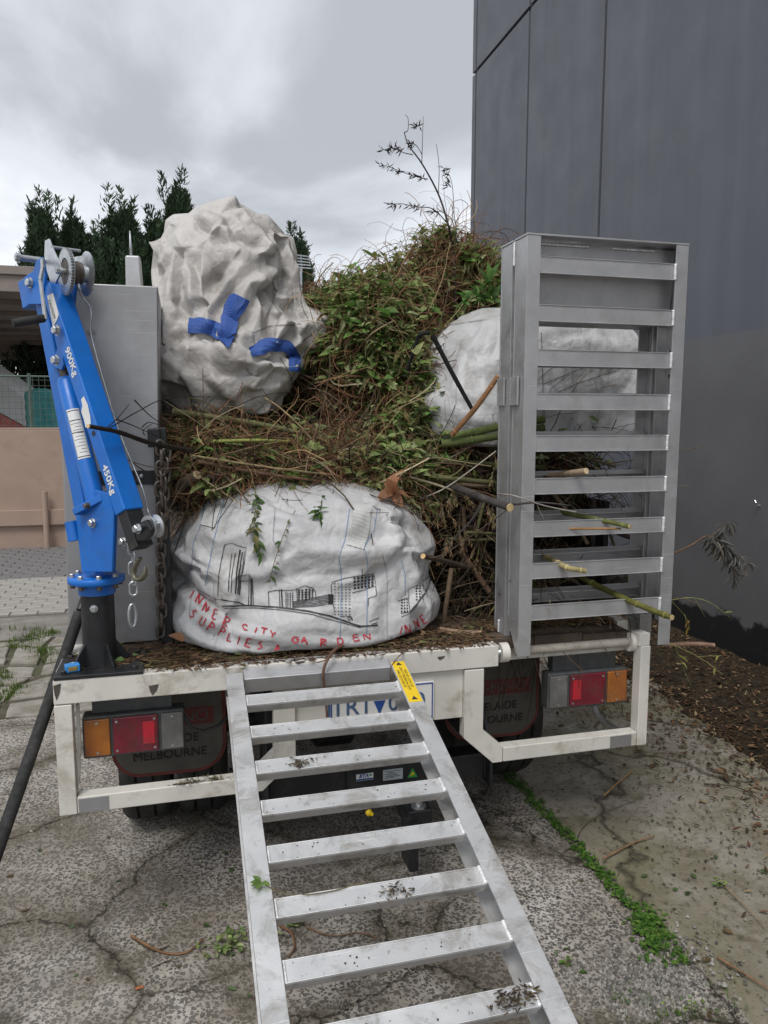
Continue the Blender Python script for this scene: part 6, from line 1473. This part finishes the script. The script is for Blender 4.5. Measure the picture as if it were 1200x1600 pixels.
for (x, y) in ((300, 1222), (338, 1217), (285, 1228)):
    for k in range(45):
        c = on(x+random.gauss(0, 9), y+random.gauss(0, 2), 2, .566); a = rnd(0, 6.3); L = rnd(.006, .025); s.cur = random.choice(((.10, .09, .04), (.13, .11, .06), (.06, .05, .03))); s.leaf(V(c.x, max(.006, min(.045, c.y)), .566), V(math.cos(a), math.sin(a)*.5, .2), V(0, 0, 1), L, L*.2, 0, .3)
tag(s.build('ramp_grit', MAT['wood']), 'specks of mud and plant bits stuck on the ramp rungs', 'dirt', kind='stuff')
# fallen leaves and twigs one can count
def ground_z(p): return .028 if p.x > .9 else .003
for k in range(64):
    if k < 44: p = on(rnd(840, 1195), rnd(1190, 1590), 2, 0)
    else: p = on(rnd(20, 470), rnd(1290, 1580), 2, 0)
    if p.x > 2.0: continue
    p.z = ground_z(p); a = rnd(0, 6.3); m = MB(); g_ = rnd(.7, 1.2)
    dry = k % 4 == 0; m.cur = tuple(c*g_ for c in ((.17, .115, .06) if dry else random.choice(((.10, .15, .06), (.15, .19, .11), (.07, .12, .035)))))
    L = rnd(.018, .036); m.leaf(p, V(math.cos(a), math.sin(a), .08), V(rnd(-.3, .3), rnd(-.3, .3), 1), L, L*rnd(.45, .65), rnd(-.1, .2), rnd(.1, .4)); o = m.build('fallen_leaf', MAT['foliage'])
    tag(o, ('curled dry brown leaf lying on the ground' if dry else 'small green leaf fallen on the mossy slab') if k < 44 else ('dry brown leaf lying on the pebbly yard' if dry else 'small green leaf fallen on the pebbly yard'), 'leaf', 'leaves fallen on the ground')
def gtwig(P, r, col, label):
    Q = []
    for x, y in P: q = on(x, y, 2, 0); q.z = ground_z(q)+r*1.2; Q.append(q)
    m = MB(); bark(m, Q, (r, r*.6), col, 6); tag(m.build('twig', MAT['wood'], smooth=True), label, 'twig', 'twigs on the ground')
gtwig([(943, 1254), (965, 1234), (987, 1215)], .005, (.42, .26, .12), 'straight pale orange twig on the mossy slab')
gtwig([(942, 1354), (990, 1328), (1022, 1318)], .004, (.24, .14, .08), 'bent brown twig beside the weeds on the slab')
gtwig([(1130, 1395), (1160, 1425), (1195, 1462)], .003, (.30, .22, .14), 'thin arching stalk with leaves at its tip on the slab')
gtwig([(1120, 1510), (1160, 1535), (1200, 1560)], .004, (.26, .15, .09), 'reddish stalk lying on the crumbled corner of the slab')
gtwig([(900, 1315), (925, 1290), (1005, 1255)], .002, (.10, .075, .05), 'very thin dark twig on the slab')
gtwig([(1100, 1235), (1150, 1240), (1190, 1262)], .004, (.08, .055, .04), 'dark crooked twig near the mulch')
gtwig([(205, 1465), (250, 1490), (290, 1492), (318, 1470)], .004, (.22, .115, .055), 'reddish curved stem on the pebbly yard')
gtwig([(210, 1470), (240, 1488), (265, 1480)], .003, (.07, .05, .035), 'thin dark stem crossing a reddish one on the yard')
gtwig([(237, 1515), (265, 1503), (275, 1510)], .002, (.08, .06, .04), 'short dark twig on the pebbly yard')
gtwig([(480, 1452), (520, 1465), (560, 1460), (590, 1468)], .003, (.20, .12, .07), 'thin vine lying under the ramp rungs')
gtwig([(437, 1450), (456, 1462), (460, 1485), (450, 1498)], .005, (.17, .09, .05), 'curled brown stem beside a weed under the ramp')
m = MB(); p = on(218, 1543, 2, .004); m.cur = (.34, .13, .06); m.fbox(p, V(.012, .002, 0), V(-.001, .005, 0), V(0, 0, .002)); tag(m.build('bark_chip', MAT['wood'], bevel=.001), 'small orange chip of bark on the pebbly yard', 'bark')
def weed(x, y, n, size, label, z=.0, sp=.05):
    P0 = on(x, y, 2, z); root = thing('weed', P0, label, 'weed'); m = MB(); st = MB()
    for k in range(n):
        a = rnd(0, 6.3); c = P0+V(random.gauss(0, sp), random.gauss(0, sp*.7), rnd(.006, .03)); g_ = rnd(.7, 1.25); m.cur = tuple(v*g_ for v in random.choice(GCOL)); l = size*rnd(.6, 1.2)
        m.leaf(c, V(math.cos(a), math.sin(a), rnd(0, .4)), V(rnd(-.4, .4), rnd(-.4, .4), 1), l, l*.6, .2, .25)
        if k % 3 == 0: st.cur = (.09, .11, .04); st.tube([P0, (P0+c)/2+V(0, 0, .01), c], .0014, 3, False)
    m.build('leaves', MAT['foliage'], root); st.build('stem', MAT['wood'], root)
    tag(root.children[0], kind='stuff'); tag(root.children[1], kind='stuff')
weed(358, 1482, 60, .026, 'low leafy green weed on the yard beside the ramp rail', sp=.045)
weed(455, 1448, 16, .03, 'green weed sprig under the ramp rungs', sp=.02)
weed(888, 1508, 9, .026, 'dark green leaf cluster on the pebbly yard beside the ramp', sp=.012)
weed(1122, 1385, 8, .034, 'bright sprig with three leaves on the mossy slab', .028, .012)
weed(1080, 1580, 14, .018, 'tiny mossy weed on the crumbled slab corner', .02, .02)
P0 = RP(RW0+.03, .83, .003); root = thing('leaf_sprig', P0, 'little green sprig lying on the ramp rail', 'sprig'); m = MB(); m.cur = (.12, .2, .05)
for a in (2.6, 1.9, 3.3, .9, 4.2): m.cur = (.12*rnd(.8, 1.2), .2, .05); m.leaf(P0+RN*.004, RD*math.sin(a)*.6+V(math.cos(a), 0, 0)+RN*.2, RN, .026, .014, .1, .25); 
tag(m.build('leaves', MAT['foliage'], root), kind='stuff'); m = MB(); m.cur = (.16, .13, .07); m.tube(smooth_path([P0+RN*.003, RP(RW0+.08, .86, -.003), RP(RW0+.16, .875, -.003), RP(RW0+.26, .865, -.003)], 4), .0014, 4); m.build('stem', MAT['wood'], root)
for k, (x, y, lab) in enumerate(((290, 1000, 'dry brown leaf standing against the printed bag'), (365, 1020, 'green leaf on the tray edge beside the ramp hinge'), (398, 1022, 'second small green leaf on the tray edge'), (450, 1022, 'green leaf on the tray edge below the lettering'), (372, 1042, 'green leaf hanging at the ramp hinge'), (195, 1030, 'wilted leaf on the black crane plate'), (215, 1022, 'round green leaf behind the crane post'))):
    c = on(x, y, 1, .012 if k == 4 else .10); c.z = max(c.z, DZ+.012 if k != 4 else c.z); m = MB(); a = rnd(0, 6.3); m.cur = (.30, .16, .09) if k == 0 else (.13, .21, .07); L = .06 if k == 0 else .035
    m.leaf(c, V(math.cos(a), -.3, .5 if k == 0 else .1), V(0, -.6, 1), L, L*.7, .15, .3); tag(m.build('loose_leaf', MAT['foliage']), lab, 'leaf')
